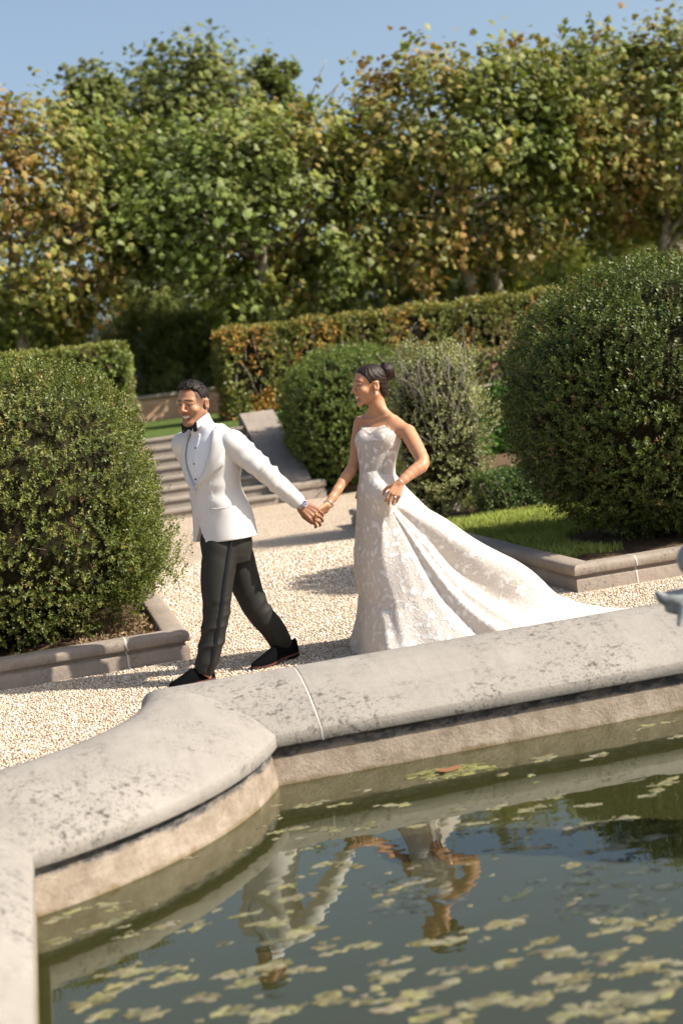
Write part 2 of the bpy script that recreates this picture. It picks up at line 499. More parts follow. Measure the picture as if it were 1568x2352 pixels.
# gravel round the pool, as a strip of quads out to a square, then far out
def ring_ground():
    P = np.array(outer)
    cen = np.array([4.0, 3.5])
    d = P - cen
    k = np.maximum(np.abs(d[:, 0]) / 14, np.abs(d[:, 1]) / 19.6)
    Q = cen + d / k[:, None]
    # corner points so the square is full
    b = MB(); nP = len(P)
    V = np.r_[np.c_[P, np.zeros(nP)], np.c_[Q, np.zeros(nP)]]
    F = np.array([[i, (i + 1) % nP, nP + (i + 1) % nP, nP + i] for i in range(nP)])
    return V, F
me_ = bpy.data.meshes.new('gravel_path')
import bmesh
bm = bmesh.new()
ov = [bm.verts.new((x, y, 0)) for x, y in [(-250, 23.3), (250, 23.3), (250, -250), (-250, -250)]]
iv = [bm.verts.new((x, y, 0)) for x, y in outer]
eo = [bm.edges.new((ov[i], ov[(i + 1) % 4])) for i in range(4)]
ei = [bm.edges.new((iv[i], iv[(i + 1) % len(iv)])) for i in range(len(iv))]
bmesh.ops.triangle_fill(bm, use_beauty=True, edges=eo + ei)
bmesh.ops.recalc_face_normals(bm, faces=bm.faces)
if sum(f.normal.z for f in bm.faces) < 0: bmesh.ops.reverse_faces(bm, faces=bm.faces)
# triangle_fill also covers the hole when it is nested: drop faces whose centre lies inside the pool
def in_poly(p, poly):
    c = False
    for i in range(len(poly)):
        (x0, y0), (x1, y1) = poly[i], poly[i - 1]
        if (y0 > p[1]) != (y1 > p[1]) and p[0] < (x1 - x0) * (p[1] - y0) / (y1 - y0) + x0: c = not c
    return c
bad = [f for f in bm.faces if in_poly(f.calc_center_median(), outer)]
bmesh.ops.delete(bm, geom=bad, context='FACES')
bm.to_mesh(me_); bm.free(); me_.materials.append(M_gravel)
tag(link(bpy.data.objects.new('gravel_path', me_)), kind='structure')

# pool floor and water
mt, nt, bb = mat('pool_floor', rough=0.9, spec=0.1); n = N(nt)
n.l(n.ramp(n.noise(3, 5, 0.6), [(0.3, (0.035, 0.03, 0.012)), (0.7, (0.10, 0.08, 0.03))]), bb.inputs['Base Color'])
tag(poly_sheet('pool_floor', [(LIP_X - 1, LIP_N - 0.5), (LIP_R + 0.5, LIP_N - 0.5), (LIP_R + 0.5, LIP_Y + 0.5), (LIP_X - 1, LIP_Y + 0.5)], -0.64, mt), kind='structure')
WZ = -0.1
mt = bpy.data.materials.new('pool_water'); mt.use_nodes = True; nt = mt.node_tree; n = N(nt)
nt.nodes.remove(nt.nodes['Principled BSDF'])
tr = n.n('ShaderNodeBsdfTransparent'); tr.inputs[0].default_value = (0.62, 0.50, 0.24, 1)
df = n.n('ShaderNodeBsdfDiffuse'); df.inputs[0].default_value = (0.056, 0.058, 0.020, 1)
gl = n.n('ShaderNodeBsdfGlossy'); gl.inputs['Roughness'].default_value = 0.012; gl.inputs[0].default_value = (0.90, 0.92, 0.84, 1)
fr = n.n('ShaderNodeFresnel'); fr.inputs[0].default_value = 1.36
h = n.math('ADD', n.math('MULTIPLY', n.noise(1.0, 2, 0.5, vec=n.scaled(3.5, 7, 4)), 1.0), n.math('MULTIPLY', n.noise(1.0, 2, 0.5, vec=n.scaled(12, 22, 12)), 0.12))
bp = n.n('ShaderNodeBump'); bp.inputs['Strength'].default_value = 0.05; bp.inputs['Distance'].default_value = 0.02
n.l(h, bp.inputs['Height']); n.l(bp.outputs[0], gl.inputs['Normal']); n.l(bp.outputs[0], fr.inputs['Normal'])
m1 = n.n('ShaderNodeMixShader'); m1.inputs[0].default_value = 0.5
n.l(tr.outputs[0], m1.inputs[1]); n.l(df.outputs[0], m1.inputs[2])
m2 = n.n('ShaderNodeMixShader')
n.l(n.math('MINIMUM', n.math('MULTIPLY', fr.outputs[0], 1.7), 1.0), m2.inputs[0]); n.l(m1.outputs[0], m2.inputs[1]); n.l(gl.outputs[0], m2.inputs[2])
n.l(m2.outputs[0], nt.nodes['Material Output'].inputs['Surface'])
wp = [(LIP_R + 0.05, LIP_Y + 0.03)] + [tuple(p) for p in arc_pts(0.03, 24)] + [(LIP_X - 0.03, LIP_N - 0.03), (LIP_R + 0.05, LIP_N - 0.03)]
me_ = bpy.data.meshes.new('water'); bm = bmesh.new()
iv = [bm.verts.new((x, y, WZ)) for x, y in wp]
ei = [bm.edges.new((iv[i], iv[(i + 1) % len(iv)])) for i in range(len(iv))]
bmesh.ops.triangle_fill(bm, use_beauty=True, edges=ei)
for f in bm.faces:
    if f.normal.z < 0: f.normal_flip()
bm.to_mesh(me_); bm.free(); me_.materials.append(mt)
tag(link(bpy.data.objects.new('pool_water', me_)), kind='structure')

# ---- floating algae
def on_water(p): return in_poly(p, wp)
def algae_patch(b, cols, x, y, r, seed, base, z=WZ):
    """a loose raft of small thin lobed pads"""
    q = np.random.default_rng(seed)
    a0 = q.uniform(-.5, .5); n_ = int(np.clip(r * 230, 2, 16)); M = 22
    for k in range(n_):
        u, v = q.normal(0, r * .75), q.normal(0, r * .33)
        cx, cy = x + u * math.cos(a0) - v * math.sin(a0), y + u * math.sin(a0) + v * math.cos(a0)
        rr = min(r * .55, .006 + .026 * q.random() ** 1.8)
        t = np.linspace(0, 2 * math.pi, M, endpoint=False)
        rad = np.ones(M)
        for f in (2, 3, 4, 6, 8): rad += q.normal(0, 0.5 / f ** 0.75) * np.sin(f * t + q.uniform(0, 6.28))
        rad = np.clip(rad, 0.3, 1.9) * rr
        px, py = cx + rad * np.cos(t) * 1.25, cy + rad * np.sin(t) * 0.85
        if not all(on_water((a_, b_)) for a_, b_ in zip(px[::4], py[::4])): continue
        zt = z + 0.0008 + 0.00012 * k + q.uniform(0, 0.0001)
        V = np.r_[np.c_[px, py, np.full(M, zt - .0006)], np.c_[cx + (px - cx) * 0.7, cy + (py - cy) * 0.7, np.full(M, zt + 0.0006)], [[cx, cy, zt + 0.0006]]]
        i = np.arange(M); j = (i + 1) % M
        b.add(V, [np.stack([i, j, j + M, i + M], 1), np.stack([i + M, j + M, np.full(M, 2 * M)], 1)])
        cols.append(np.tile(np.array(base) * q.uniform(0.55, 1.35) * np.array([1, q.uniform(.92, 1.06), q.uniform(.7, 1.2)]), (2 * M + 1, 1)))
mt, nt, bb = mat('algae', rough=0.75, spec=0.25, col=True); n = N(nt)
at = [x for x in nt.nodes if x.type == 'ATTRIBUTE'][0]
c = n.mix(0.6, at.outputs['Color'], n.ramp(n.noise(45, 4, 0.7), [(0.3, 0.22), (0.7, 0.78)]), 'OVERLAY')
n.l(c, bb.inputs['Base Color']); n.bump(n.noise(140, 4, 0.7), 0.4, 0.003, bb)
M_algae = mt
ab, ac = MB(), []
qa = np.random.default_rng(5)
def wpt(x, y): return G(x, y, WZ)[:2]
ALG = (0.15, 0.138, 0.078)
# clumps where the photograph has them, dense towards the viewer
cl = [(690, 1850, .05), (730, 1845, .05), (775, 1850, .05), (830, 1815, .05), (1250, 1745, .05), (1370, 1738, .06), (1480, 1670, .06), (1545, 1655, .05), (1560, 1690, .05), (1150, 1780, .04),
      (1310, 1990, .06), (1240, 1945, .05), (1420, 1945, .05), (1430, 1880, .07), (1520, 1800, .07), (1500, 1820, .06), (1350, 1850, .05), (1365, 1955, .04), (1330, 1900, .06), (1380, 1890, .05), (1440, 1935, .06), (1500, 1925, .06),
      (900, 2050, .05), (950, 2030, .06), (880, 2075, .05), (700, 1950, .06), (760, 1985, .06), (820, 1990, .05), (640, 2040, .06), (690, 2060, .07), (760, 2040, .05), (560, 2100, .06), (620, 2120, .07), (700, 2135, .08),
      (130, 2110, .06), (180, 2090, .06), (250, 2080, .06), (300, 2100, .07), (220, 2130, .07), (290, 2150, .06), (380, 2125, .05), (450, 2130, .06), (150, 2160, .05),
      (250, 2235, .08), (300, 2260, .09), (350, 2225, .09), (380, 2260, .07), (220, 2300, .08), (430, 2245, .06), (400, 2225, .05), (330, 2330, .08), (240, 2330, .06), (470, 2290, .07), (520, 2240, .06), (560, 2260, .07), (600, 2230, .06),
      (640, 2215, .06), (700, 2230, .07), (740, 2175, .06), (800, 2180, .07), (850, 2170, .06), (900, 2210, .07), (980, 2165, .07), (1050, 2160, .06), (1150, 2125, .06), (1120, 2130, .06), (1180, 2120, .05), (1110, 2225, .05),
      (1040, 2225, .05), (1160, 2220, .06), (1230, 2170, .06), (1270, 2190, .07), (1330, 2190, .05), (1400, 2115, .07), (1450, 2125, .07), (1500, 2110, .06), (1450, 2160, .06), (1380, 2140, .05), (1540, 2120, .07),
      (1390, 2200, .08), (1440, 2230, .09), (1500, 2205, .08), (1550, 2230, .09), (1520, 2280, .1), (1440, 2300, .1), (1370, 2320, .09), (1270, 2250, .08), (1300, 2270, .06), (1200, 2300, .08), (1240, 2290, .07), (1100, 2300, .08),
      (1080, 2330, .07), (980, 2280, .08), (930, 2300, .09), (880, 2250, .08), (840, 2300, .08), (1000, 2330, .08), (760, 2290, .08), (690, 2310, .07), (620, 2330, .08), (540, 2320, .08), (1330, 2240, .06), (1470, 2340, .09), (1300, 2340, .1),
      (740, 1905, .05), (840, 1900, .06), (950, 1900, .05), (1050, 1860, .06), (1150, 1850, .06), (1100, 1890, .05), (1220, 1860, .06), (1270, 1830, .05), (650, 1910, .05), (700, 1900, .05)]
for i, (x, y, r) in enumerate(cl):
    p = wpt(x, y); algae_patch(ab, ac, p[0], p[1], r * 0.62, 100 + i, ALG)
for i in range(130):
    x, y = qa.uniform(-0.2, 6), qa.uniform(1.2, 6.1)
    if 3.0 < y < 6.1 and x < 2.9 and i % 3: continue
    algae_patch(ab, ac, x, y, qa.uniform(0.02, 0.06), 900 + i, ALG)
for i in range(90):                                    # small flecks
    x, y = qa.uniform(0.0, 3.2), 3.1 + 2.9 * qa.random() ** 0.8
    algae_patch(ab, ac, x, y, qa.uniform(0.008, 0.022), 1900 + i, ALG)
for i in range(46):                                    # darker, waterlogged flecks to the right of the middle
    p = wpt(qa.normal(1400, 110), qa.normal(2040, 28)) if i < 30 else wpt(qa.normal(930, 60), qa.normal(2050, 25))
    algae_patch(ab, ac, p[0], p[1], qa.uniform(0.015, 0.045), 2900 + i, (0.045, 0.055, 0.05))
tag(ab.build('floating_algae', M_algae, col=np.concatenate(ac)), kind='stuff')
# the one clump with a reddish leaf on it
lb, lc = MB(), []
p = wpt(1035, 1775)
for i, (dx, dy) in enumerate([(-.05, 0), (0, .03), (.06, -.01), (.01, -.05), (.1, .03), (-.02, .07)]):
    algae_patch(lb, lc, p[0] + dx, p[1] + dy, .07, 5000 + i, (0.15, 0.145, 0.055))
clump = lb.build('water_plant', M_algae, col=np.concatenate(lc)); tag(clump, 'larger yellow-green floating plant clump with a small red leaf near the pool wall', 'water plant')
rl = MB(); t = np.linspace(0, 2 * math.pi, 14, endpoint=False)
rl.add(np.c_[p[0] + .055 * np.cos(t) * (1 - .3 * np.sin(t)), p[1] + .03 + .028 * np.sin(t), WZ + .012 + .006 * np.cos(2 * t)], [np.array([list(range(14))])])
rl.build('red_leaf', mat('red_leaf', (0.22, 0.10, 0.05), 0.6)[0], clump)

# ---- pebbles over the near gravel
def icosa():
    p = (1 + 5 ** .5) / 2
    V = np.array([(-1, p, 0), (1, p, 0), (-1, -p, 0), (1, -p, 0), (0, -1, p), (0, 1, p), (0, -1, -p), (0, 1, -p), (p, 0, -1), (p, 0, 1), (-p, 0, -1), (-p, 0, 1)], float)
    V /= np.linalg.norm(V[0])
    F = np.array([(0, 11, 5), (0, 5, 1), (0, 1, 7), (0, 7, 10), (0, 10, 11), (1, 5, 9), (5, 11, 4), (11, 10, 2), (10, 7, 6), (7, 1, 8), (3, 9, 4), (3, 4, 2), (3, 2, 6), (3, 6, 8), (3, 8, 9), (4, 9, 5), (2, 4, 11), (6, 2, 10), (8, 6, 7), (9, 8, 1)])
    return V, F
def pebbles():
    q = np.random.default_rng(3)
    pts = []
    def area(x0, x1, y0, y1, sp):
        nx, ny = int((x1 - x0) / sp), int((y1 - y0) / sp)
        gx, gy = np.meshgrid(np.arange(nx), np.arange(ny))
        P = np.c_[x0 + (gx.ravel() + q.uniform(-.5, .5, gx.size)) * sp, y0 + (gy.ravel() + q.uniform(-.5, .5, gx.size)) * sp]
        pts.append(np.c_[P, np.full(len(P), sp)])
    area(-1.2, 0.95, 4.9, 9.0, .0146); area(0.95, 5.2, 6.7, 9.0, .0155); area(0.82, 3.42, 9.0, 11.5, .0172); area(0.82, 3.42, 11.5, 14.5, .026)
    P = np.concatenate(pts)
    # drop what lies under the coping or in the pool
    x, y = P[:, 0], P[:, 1]
    keep = (y > LIP_Y + 0.6) | ((x < LIP_X - 0.6)) | ((np.hypot(x - AC[0], y - AC[1]) < AR - 0.6) & (y < LIP_Y + 1) & (x < 0.9))
    P = P[keep]
    n_ = len(P); V, F = icosa()
    sc = np.c_[q.uniform(.6, 1.15, n_), q.uniform(.45, .9, n_), q.uniform(.35, .65, n_)] * (P[:, 2:3] * 0.62)
    a = q.uniform(0, 6.28, n_); ti = q.normal(0, .35, n_)
    L = V[None] * sc[:, None] * (1 + q.uniform(-.22, .22, (n_, 12, 1)))
    ca, sa, ct, st = np.cos(a)[:, None], np.sin(a)[:, None], np.cos(ti)[:, None], np.sin(ti)[:, None]
    X, Z = L[..., 0] * ct - L[..., 2] * st, L[..., 0] * st + L[..., 2] * ct
    W = np.stack([X * ca - L[..., 1] * sa + P[:, :1], X * sa + L[..., 1] * ca + P[:, 1:2], Z + q.uniform(0, .007, n_)[:, None]], -1)
    pal = np.array([(0.60, 0.49, 0.375), (0.66, 0.57, 0.46), (0.50, 0.375, 0.255), (0.38, 0.26, 0.165), (0.74, 0.68, 0.60), (0.40, 0.345, 0.30), (0.57, 0.44, 0.31), (0.32, 0.26, 0.215)])
    ci = q.choice(len(pal), n_, p=[.22, .17, .17, .09, .12, .06, .12, .05])
    c = pal[ci] * q.uniform(.85, 1.12, (n_, 1))
    FF = (F[None] + (np.arange(n_) * 12)[:, None, None]).reshape(-1, 3)
    mt, nt, bb = mat('pebble', rough=0.7, spec=0.25, col=True)
    return tag(mesh_np('gravel', W.reshape(-1, 3), FF, mt, col=np.repeat(c, 12, 0)), kind='stuff')
pebbles()

# ---- planting beds with moulded stone kerbs
KPROF = [(0.004, -0.04), (0.004, 0.080), (0.009, 0.088), (0.022, 0.094), (0.026, 0.106), (0.018, 0.113), (-0.004, 0.116), (-0.008, 0.122), (-0.008, 0.158), (-0.003, 0.172), (0.010, 0.182), (0.03, 0.187), (0.14, 0.187), (0.155, 0.18), (0.16, 0.165), (0.16, 0.02)]
def kerb_run(parent, P0, P1, inward, m0, m1, name='kerb_stone'):
    """stone run from P0 to P1 with mitred ends: the offset shifts each end along the run by m*offset"""
    P0, P1, inward = map(lambda v: np.array(v, float), (P0, P1, inward))
    d = (P1 - P0) / np.linalg.norm(P1 - P0); nn = max(3, int(np.linalg.norm(P1 - P0) / 0.25))
    def fn(s):
        a, b = P0 + inward * s + d * (m0 * s), P1 + inward * s - d * (m1 * s)
        return a + (b - a) * np.linspace(0, 1, nn)[:, None]
    return stone(name, fn, KPROF, M_kerb, parent)
def mortar(parent, P, inward, along):
    P, inward, along = map(lambda v: np.array(v, float), (P, inward, along))
    q = np.random.default_rng(int(abs(P[0]) * 100))
    wb = q.normal(0, .004, len(KPROF))
    cols = [[(*(P + inward * (s - (0.0025 if s < .08 else 0)) + along * (sg * .006 + o)), z + (.0015 if s > .02 else 0)) for (s, z), o in zip(KPROF, wb)] for sg in (1, -1)]
    b = MB(); b.grid(np.array(cols)); b.build('mortar_joint', M_mortar, parent)
M_soil = mat('soil', rough=0.95, spec=0.1); n = N(M_soil[1])
n.l(n.ramp(n.noise(30, 6, 0.75), [(0.3, (0.045, 0.03, 0.018)), (0.55, (0.15, 0.10, 0.06)), (0.75, (0.27, 0.19, 0.12))]), M_soil[2].inputs['Base Color'])
n.bump(n.noise(45, 6, 0.8), 1.0, 0.03, M_soil[2]); M_soil = M_soil[0]

LB = root('planting_bed', (0.79, 9.03, 0), 'left planting bed edged with pale moulded kerb stones, bare soil at its corner', 'planting bed')
e = .001
kerb_run(LB, (0.79, 9.03 + e), (0.79, 15.6), (-1, 0), 1, 0)
jx = G(291, 1520)[0]
kerb_run(LB, (jx + .004, 9.03), (0.79 - e, 9.03), (0, 1), 0, 1)
kerb_run(LB, (-3.0, 9.03), (jx - .004, 9.03), (0, 1), 0, 0)
mortar(LB, (jx, 9.03), (0, 1), (1, 0))
b = MB(); q = np.random.default_rng(8); nx, ny = 70, 60
gx, gy = np.meshgrid(np.linspace(-3, 0.66, nx), np.linspace(9.16, 15.6, ny), indexing='ij')
gz = 0.13 + 0.02 * vnoise(np.stack([gx, gy, gx * 0], -1), 2.2, 4) + q.normal(0, .006, gx.shape)
b.grid(np.stack([gx, gy, gz], -1)[::-1]); b.build('soil', M_soil, LB)

RB = root('planting_bed', (3.44, 9.05, 0), 'right planting bed with grey-brown moulded kerb, lawn and dark soil inside', 'planting bed')
kerb_run(RB, (3.44, 16.0), (3.44, 9.05 + e), (1, 0), 1, 1)
kerb_run(RB, (3.44 + e, 16.0), (9, 16.0), (0, -1), 1, 0)
jx = G(1462, 1338)[0]
kerb_run(RB, (3.44 + e, 9.05), (jx - .004, 9.05), (0, 1), 1, 0)
kerb_run(RB, (jx + .004, 9.05), (9.0, 9.05), (0, 1), 0, 0)
mortar(RB, (jx, 9.05), (0, 1), (1, 0))
gx, gy = np.meshgrid(np.linspace(3.57, 9, 90), np.linspace(9.18, 15.86, 90), indexing='ij')
gz = 0.13 + 0.02 * vnoise(np.stack([gx, gy, gx * 0], -1), 2.2, 5) + q.normal(0, .006, gx.shape)
b = MB(); b.grid(np.stack([gx, gy, gz], -1)[::-1]); b.build('soil', M_soil, RB)

FB = root('planting_bed', (3.6, 20.6, 0), 'small far planting bed with sunlit kerb at the foot of the stairs', 'planting bed')
kerb_run(FB, (3.62, 20.6), (4.12, 20.6), (0, 1), 0, 1); kerb_run(FB, (4.12, 20.6 + e), (4.12, 23.0), (-1, 0), 1, 0)
for o_ in FB.children: o_.scale.z = 1.45
b = MB(); b.box((4.14, 20.9, -.02), (9, 23.1, .1), .02); b.build('soil', M_soil, FB)
b = MB(); b.box((3.7, 20.78, -.02), (3.96, 23.0, .12), .02); b.build('soil', M_soil, FB)

# ---- stairs
st = root('stone_stairs', (2.0, 20.6, 0), 'weathered grey stone stairs rising to the upper lawn behind the groom', 'stairs')
for i in range(8):
    b = MB(); z0, z1 = 0.145 * i - (0.01 if i else .05), 0.145 * (i + 1)
    b.box((0.45, 20.6 + .33 * i, z0), (3.38, 20.6 + .33 * (i + 1) + .02, z1 - .045)); b.box((0.45, 20.57 + .33 * i, z1 - .0445), (3.38, 20.6 + .33 * (i + 1) + .02, z1), .012)
    b.build('step', M_step, st, smooth=False)
def cheek(x0, x1):
    b = MB(); pr = [(20.75, 0), (20.75, .3), (20.95, .42), (23.3, 1.36), (23.55, 1.36), (23.55, 0)]
    V = [(x, y, z) for x in (x0, x1) for y, z in pr]
    k = len(pr); F = np.array([[i, (i + 1) % k, (i + 1) % k + k, i + k] for i in range(k)])
    b.add(V, [F, np.array([list(range(k - 1, -1, -1)), list(range(k, 2 * k))])])
    return b
for x0 in (3.385, -0.12):
    cheek(x0, x0 + .56).build('cheek_wall', M_step, st, smooth=False)

# ---- upper terrace
mt, nt, bb = mat('lawn', rough=0.8, spec=0.2); n = N(nt)
n.l(n.ramp(n.noise(4, 5, 0.7), [(0.3, (0.055, 0.09, 0.018)), (0.55, (0.10, 0.145, 0.03)), (0.75, (0.17, 0.19, 0.05))]), bb.inputs['Base Color'])
n.bump(n.noise(60, 4, 0.7), 0.8, 0.04, bb); M_lawn = mt
b = MB()
xs = [-250, 250]; ys = [(23.5, 1.155), (30, 1.38), (60, 1.9), (140, 2.4), (400, 2.6)]
b.grid(np.array([[(x, y, z) for y, z in ys] for x in xs])[::-1][::-1]); o = b.build('upper_lawn', M_lawn, smooth=False)
tag(o, kind='structure')
mt, nt, bb = mat('far_lawn_strip', rough=0.85, spec=0.2); 
b = MB(); b.box((4.5, 16.6, -.02), (14, 20.2, .06), .03); tag(b.build('lower_lawn', M_lawn), kind='structure')

M_brick, nt, bb = mat('old_brick', rough=0.9, spec=0.15); n = N(nt)
br = n.n('ShaderNodeTexBrick'); br.inputs['Scale'].default_value = 4.5; br.inputs['Color1'].default_value = (0.36, 0.20, 0.12, 1); br.inputs['Color2'].default_value = (0.46, 0.29, 0.18, 1); br.inputs['Mortar'].default_value = (0.42, 0.34, 0.27, 1)
sp = n.n('ShaderNodeSeparateXYZ'); n.l(n.pos(), sp.inputs[0]); cb = n.n('ShaderNodeCombineXYZ'); n.l(sp.outputs[0], cb.inputs[0]); n.l(sp.outputs[2], cb.inputs[1]); n.l(cb.outputs[0], br.inputs['Vector'])
n.l(n.mix(0.4, br.outputs[0], n.ramp(n.noise(2, 4), [(.3, .3), (.7, .7)]), 'OVERLAY'), bb.inputs['Base Color'])
lw = root('low_wall', (2.5, 30, 1.3), 'low sunlit brown brick wall at the back of the upper lawn', 'wall')
b = MB(); b.box((-4, 30, 1.2), (10, 30.35, 1.86)); b.build('brick_body', M_brick, lw, smooth=False)
b = MB(); b.box((-4.05, 29.95, 1.861), (10.05, 30.4, 1.93), .015); b.build('capstone', M_kerb, lw, smooth=False)
rw = root('retaining_wall', (7, 23.25, 0), 'stone retaining wall with flat cap below the upper lawn, clad in ivy', 'wall')
b = MB(); b.box((3.98, 23.3, -.05), (40, 23.6, 1.22)); b.box((-40, 23.3, -.05), (-.13, 23.6, 1.22)); b.build('wall_body', M_kerb, rw, smooth=False)
b = MB(); b.box((3.96, 23.22, 1.221), (40, 23.66, 1.3), .02); b.box((-40, 23.22, 1.221), (-.13, 23.66, 1.3), .02); b.build('cap', M_step, rw, smooth=False)
# ================================================================== plants
def unit(v): return v / (np.linalg.norm(v, axis=-1, keepdims=True) + 1e-9)

def sprigs(P, D, L, nl, ll, lw_, col, q, var=0.22, spread=1.0, tipcol=None):
    """leafy sprigs: quads for nl leaves along each stem of length L"""
    S = len(P)
    D = unit(D); L = np.broadcast_to(L, (S,))
    ref = unit(np.cross(D, unit(q.normal(size=(S, 3)))))
    ref2 = np.cross(D, ref)
    t = (np.arange(nl) + q.uniform(.1, .9, (S, nl))) / nl
    a = np.arange(nl) * 2.4 + q.uniform(0, 6.28, (S, 1)) + q.normal(0, .3, (S, nl))
    rad = np.cos(a)[..., None] * ref[:, None] + np.sin(a)[..., None] * ref2[:, None]
    ld = unit(rad * spread + D[:, None] * (0.35 + 0.9 * t[..., None] ** 2) + q.normal(0, .2, (S, nl, 3)))
    wd = unit(np.cross(ld, D[:, None] + q.normal(0, .35, (S, nl, 3))))
    nn = np.cross(wd, ld)
    base = P[:, None] + D[:, None] * (L[:, None] * t)[..., None]
    s = ll * q.uniform(.65, 1.2, (S, nl, 1)); w_ = s * lw_ / ll
    V = np.stack([base, base + ld * s * .48 + wd * w_ * .5 + nn * w_ * .16, base + ld * s, base + ld * s * .48 - wd * w_ * .5 + nn * w_ * .16], 2)
    c = col[:, None] * (1 + q.normal(0, var, (S, nl, 1)))
    if tipcol is not None:
        c = c * (1 - .55 * t[..., None] ** 3) + np.array(tipcol) * .55 * t[..., None] ** 3
    c = np.clip(np.repeat(c[:, :, None], 4, 2), .004, .9)
    n_ = S * nl
    return V.reshape(-1, 3), (np.arange(n_ * 4).reshape(n_, 4)), c.reshape(-1, 3)

M_box = leaf_mat('boxwood_leaf', 0.46, 0.3, 0.2)
M_leaf = leaf_mat('tree_leaf', 0.6, 0.15, 0.2)
M_twig = mat('twig_bark', (0.20, 0.155, 0.11), 0.85, 0.15)[0]
M_core = mat('core_shade', rough=0.95, spec=0.05); n = N(M_core[1])  # near-black colour stands in for the shade inside bushes and hedges
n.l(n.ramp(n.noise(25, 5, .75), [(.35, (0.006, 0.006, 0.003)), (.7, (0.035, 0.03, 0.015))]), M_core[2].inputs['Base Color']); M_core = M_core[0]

def leafy(name, V, F, C, tb, tc, material, parent):
    """foliage and its fine twigs as one mesh"""
    Fs = [F] if isinstance(F, np.ndarray) else list(F)
    if tb is not None and tb.n:
        TV = np.concatenate(tb.V); Fs += [np.concatenate(v) + len(V) for v in tb.F.values()]
        V = np.r_[V, TV]; C = np.r_[C, np.tile(np.array(tc), (len(TV), 1))]
    return mesh_np(name, V, Fs, material, parent, col=C)

def sphere_dirs(k, q):
    i = np.arange(k) + .5
    ph = np.arccos(1 - 2 * i / k); th = math.pi * (1 + 5 ** .5) * i
    d = np.stack([np.cos(th) * np.sin(ph), np.sin(th) * np.sin(ph), np.cos(ph)], 1)
    return unit(d + q.normal(0, .02, d.shape))

def super_r(d, e):
    return (np.abs(d) ** e).sum(1) ** (-1 / e)

def bush(name, label, cat, c, r, e, count, seed, leaf=(.024, .012), pal=None, group=None, bump=.06, twigs=40, zcut=None, lean=None, sl=.07, nl=11, extra=None, pre=None, tip=(0.155, 0.17, 0.042)):
    q = np.random.default_rng(seed)
    c, r = np.array(c, float), np.array(r, float)
    D = sphere_dirs(count, q)
    D = D[q.permutation(len(D))]
    rr = super_r(D, e)
    P = D * rr[:, None] * r
    nrm = unit(np.sign(D) * np.abs(D * rr[:, None]) ** (e - 1) / r)
    cl = vnoise(P, 1.6, seed) * .6 + vnoise(P, 4.5, seed + 1) * .4
    depth = q.random(len(P))
    off = bump * cl - np.where(depth < .4, q.uniform(.03, .18, len(P)), 0) - sl * .55
    # a few spots are thinner: gaps between clumps
    P2 = c + P + nrm * off[:, None]
    dirs = unit(nrm * .9 + np.array([0, 0, .55]) + q.normal(0, .38, P.shape))
    keep = P2[:, 2] > (zcut if zcut is not None else c[2] - r[2])
    keep &= ~((vnoise(P, 4.2, seed + 3) < -.42) & (depth > .3))
    P2, dirs, cl = P2[keep], dirs[keep], cl[keep]
    pal = pal or [((.072, .105, .026), .5), ((.10, .125, .032), .3), ((.05, .085, .024), .15), ((.17, .12, .05), .05)]
    pc = np.array([p[0] for p in pal]); pw = np.array([p[1] for p in pal])
    patch = vnoise(P2 - c, 1.1, seed + 9)
    ci = q.choice(len(pc), len(P2), p=pw / pw.sum())
    col = pc[ci] * (1 + .18 * patch[:, None]) * q.uniform(.8, 1.2, (len(P2), 1))
    col = col * 1.45
    V, F, C = sprigs(P2, dirs, sl * q.uniform(.7, 1.35, len(P2)), nl, leaf[0], leaf[1], col, q, tipcol=tip)
    if extra is not None:
        V2, F2, C2 = extra(q); F = np.r_[F, F2 + len(V)]; V = np.r_[V, V2]; C = np.r_[C, C2]
    ro = root(name, (c[0], c[1], max(0, c[2] - r[2])), label, cat, group)
    # solid core against see-through, inner shade put into its colour, and some visible stems
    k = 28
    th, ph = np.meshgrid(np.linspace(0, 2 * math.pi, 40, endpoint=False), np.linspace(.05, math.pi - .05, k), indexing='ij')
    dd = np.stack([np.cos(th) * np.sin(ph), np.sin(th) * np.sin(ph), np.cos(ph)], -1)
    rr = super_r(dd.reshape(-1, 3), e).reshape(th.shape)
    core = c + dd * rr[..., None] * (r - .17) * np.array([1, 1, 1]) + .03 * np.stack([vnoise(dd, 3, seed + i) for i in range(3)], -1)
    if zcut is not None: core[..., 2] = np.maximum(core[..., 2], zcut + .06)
    b = MB(); b.grid(core[:, ::-1], close_u=True); b.build('shaded_core', M_core, ro)
    tb = pre or MB()
    for i in range(twigs):
        d = unit(q.normal(size=3) * [1, 1, .8] + [0, -.5, .2])
        s_ = super_r(d[None], e)[0]
        p0 = c + d * s_ * (r - .2); p1 = c + d * s_ * (r - q.uniform(.045, .11)) + q.normal(0, .02, 3)
        if p1[2] < (zcut or 0): continue
        mid = (p0 + p1) / 2 + q.normal(0, .03, 3)
        tb.tube(smooth_line([p0, mid, p1], 4), np.linspace(.006, .002, 9), 4)
    # short trunk under the skirt
    for i in range(5):
        a = q.uniform(0, 6.28); tb.tube(smooth_line([c + [.12 * math.cos(a), .12 * math.sin(a), -r[2] - .02], c + [.25 * r[0] * math.cos(a), .25 * r[0] * math.sin(a), -r[2] * .6], c + [.42 * r[0] * math.cos(a), .42 * r[0] * math.sin(a), 0]], 4), np.linspace(.035, .015, 9), 6)
    leafy('foliage', V, F, C, tb, (.32, .29, .24) if pre else (.16, .12, .08), M_box, ro)
    return ro

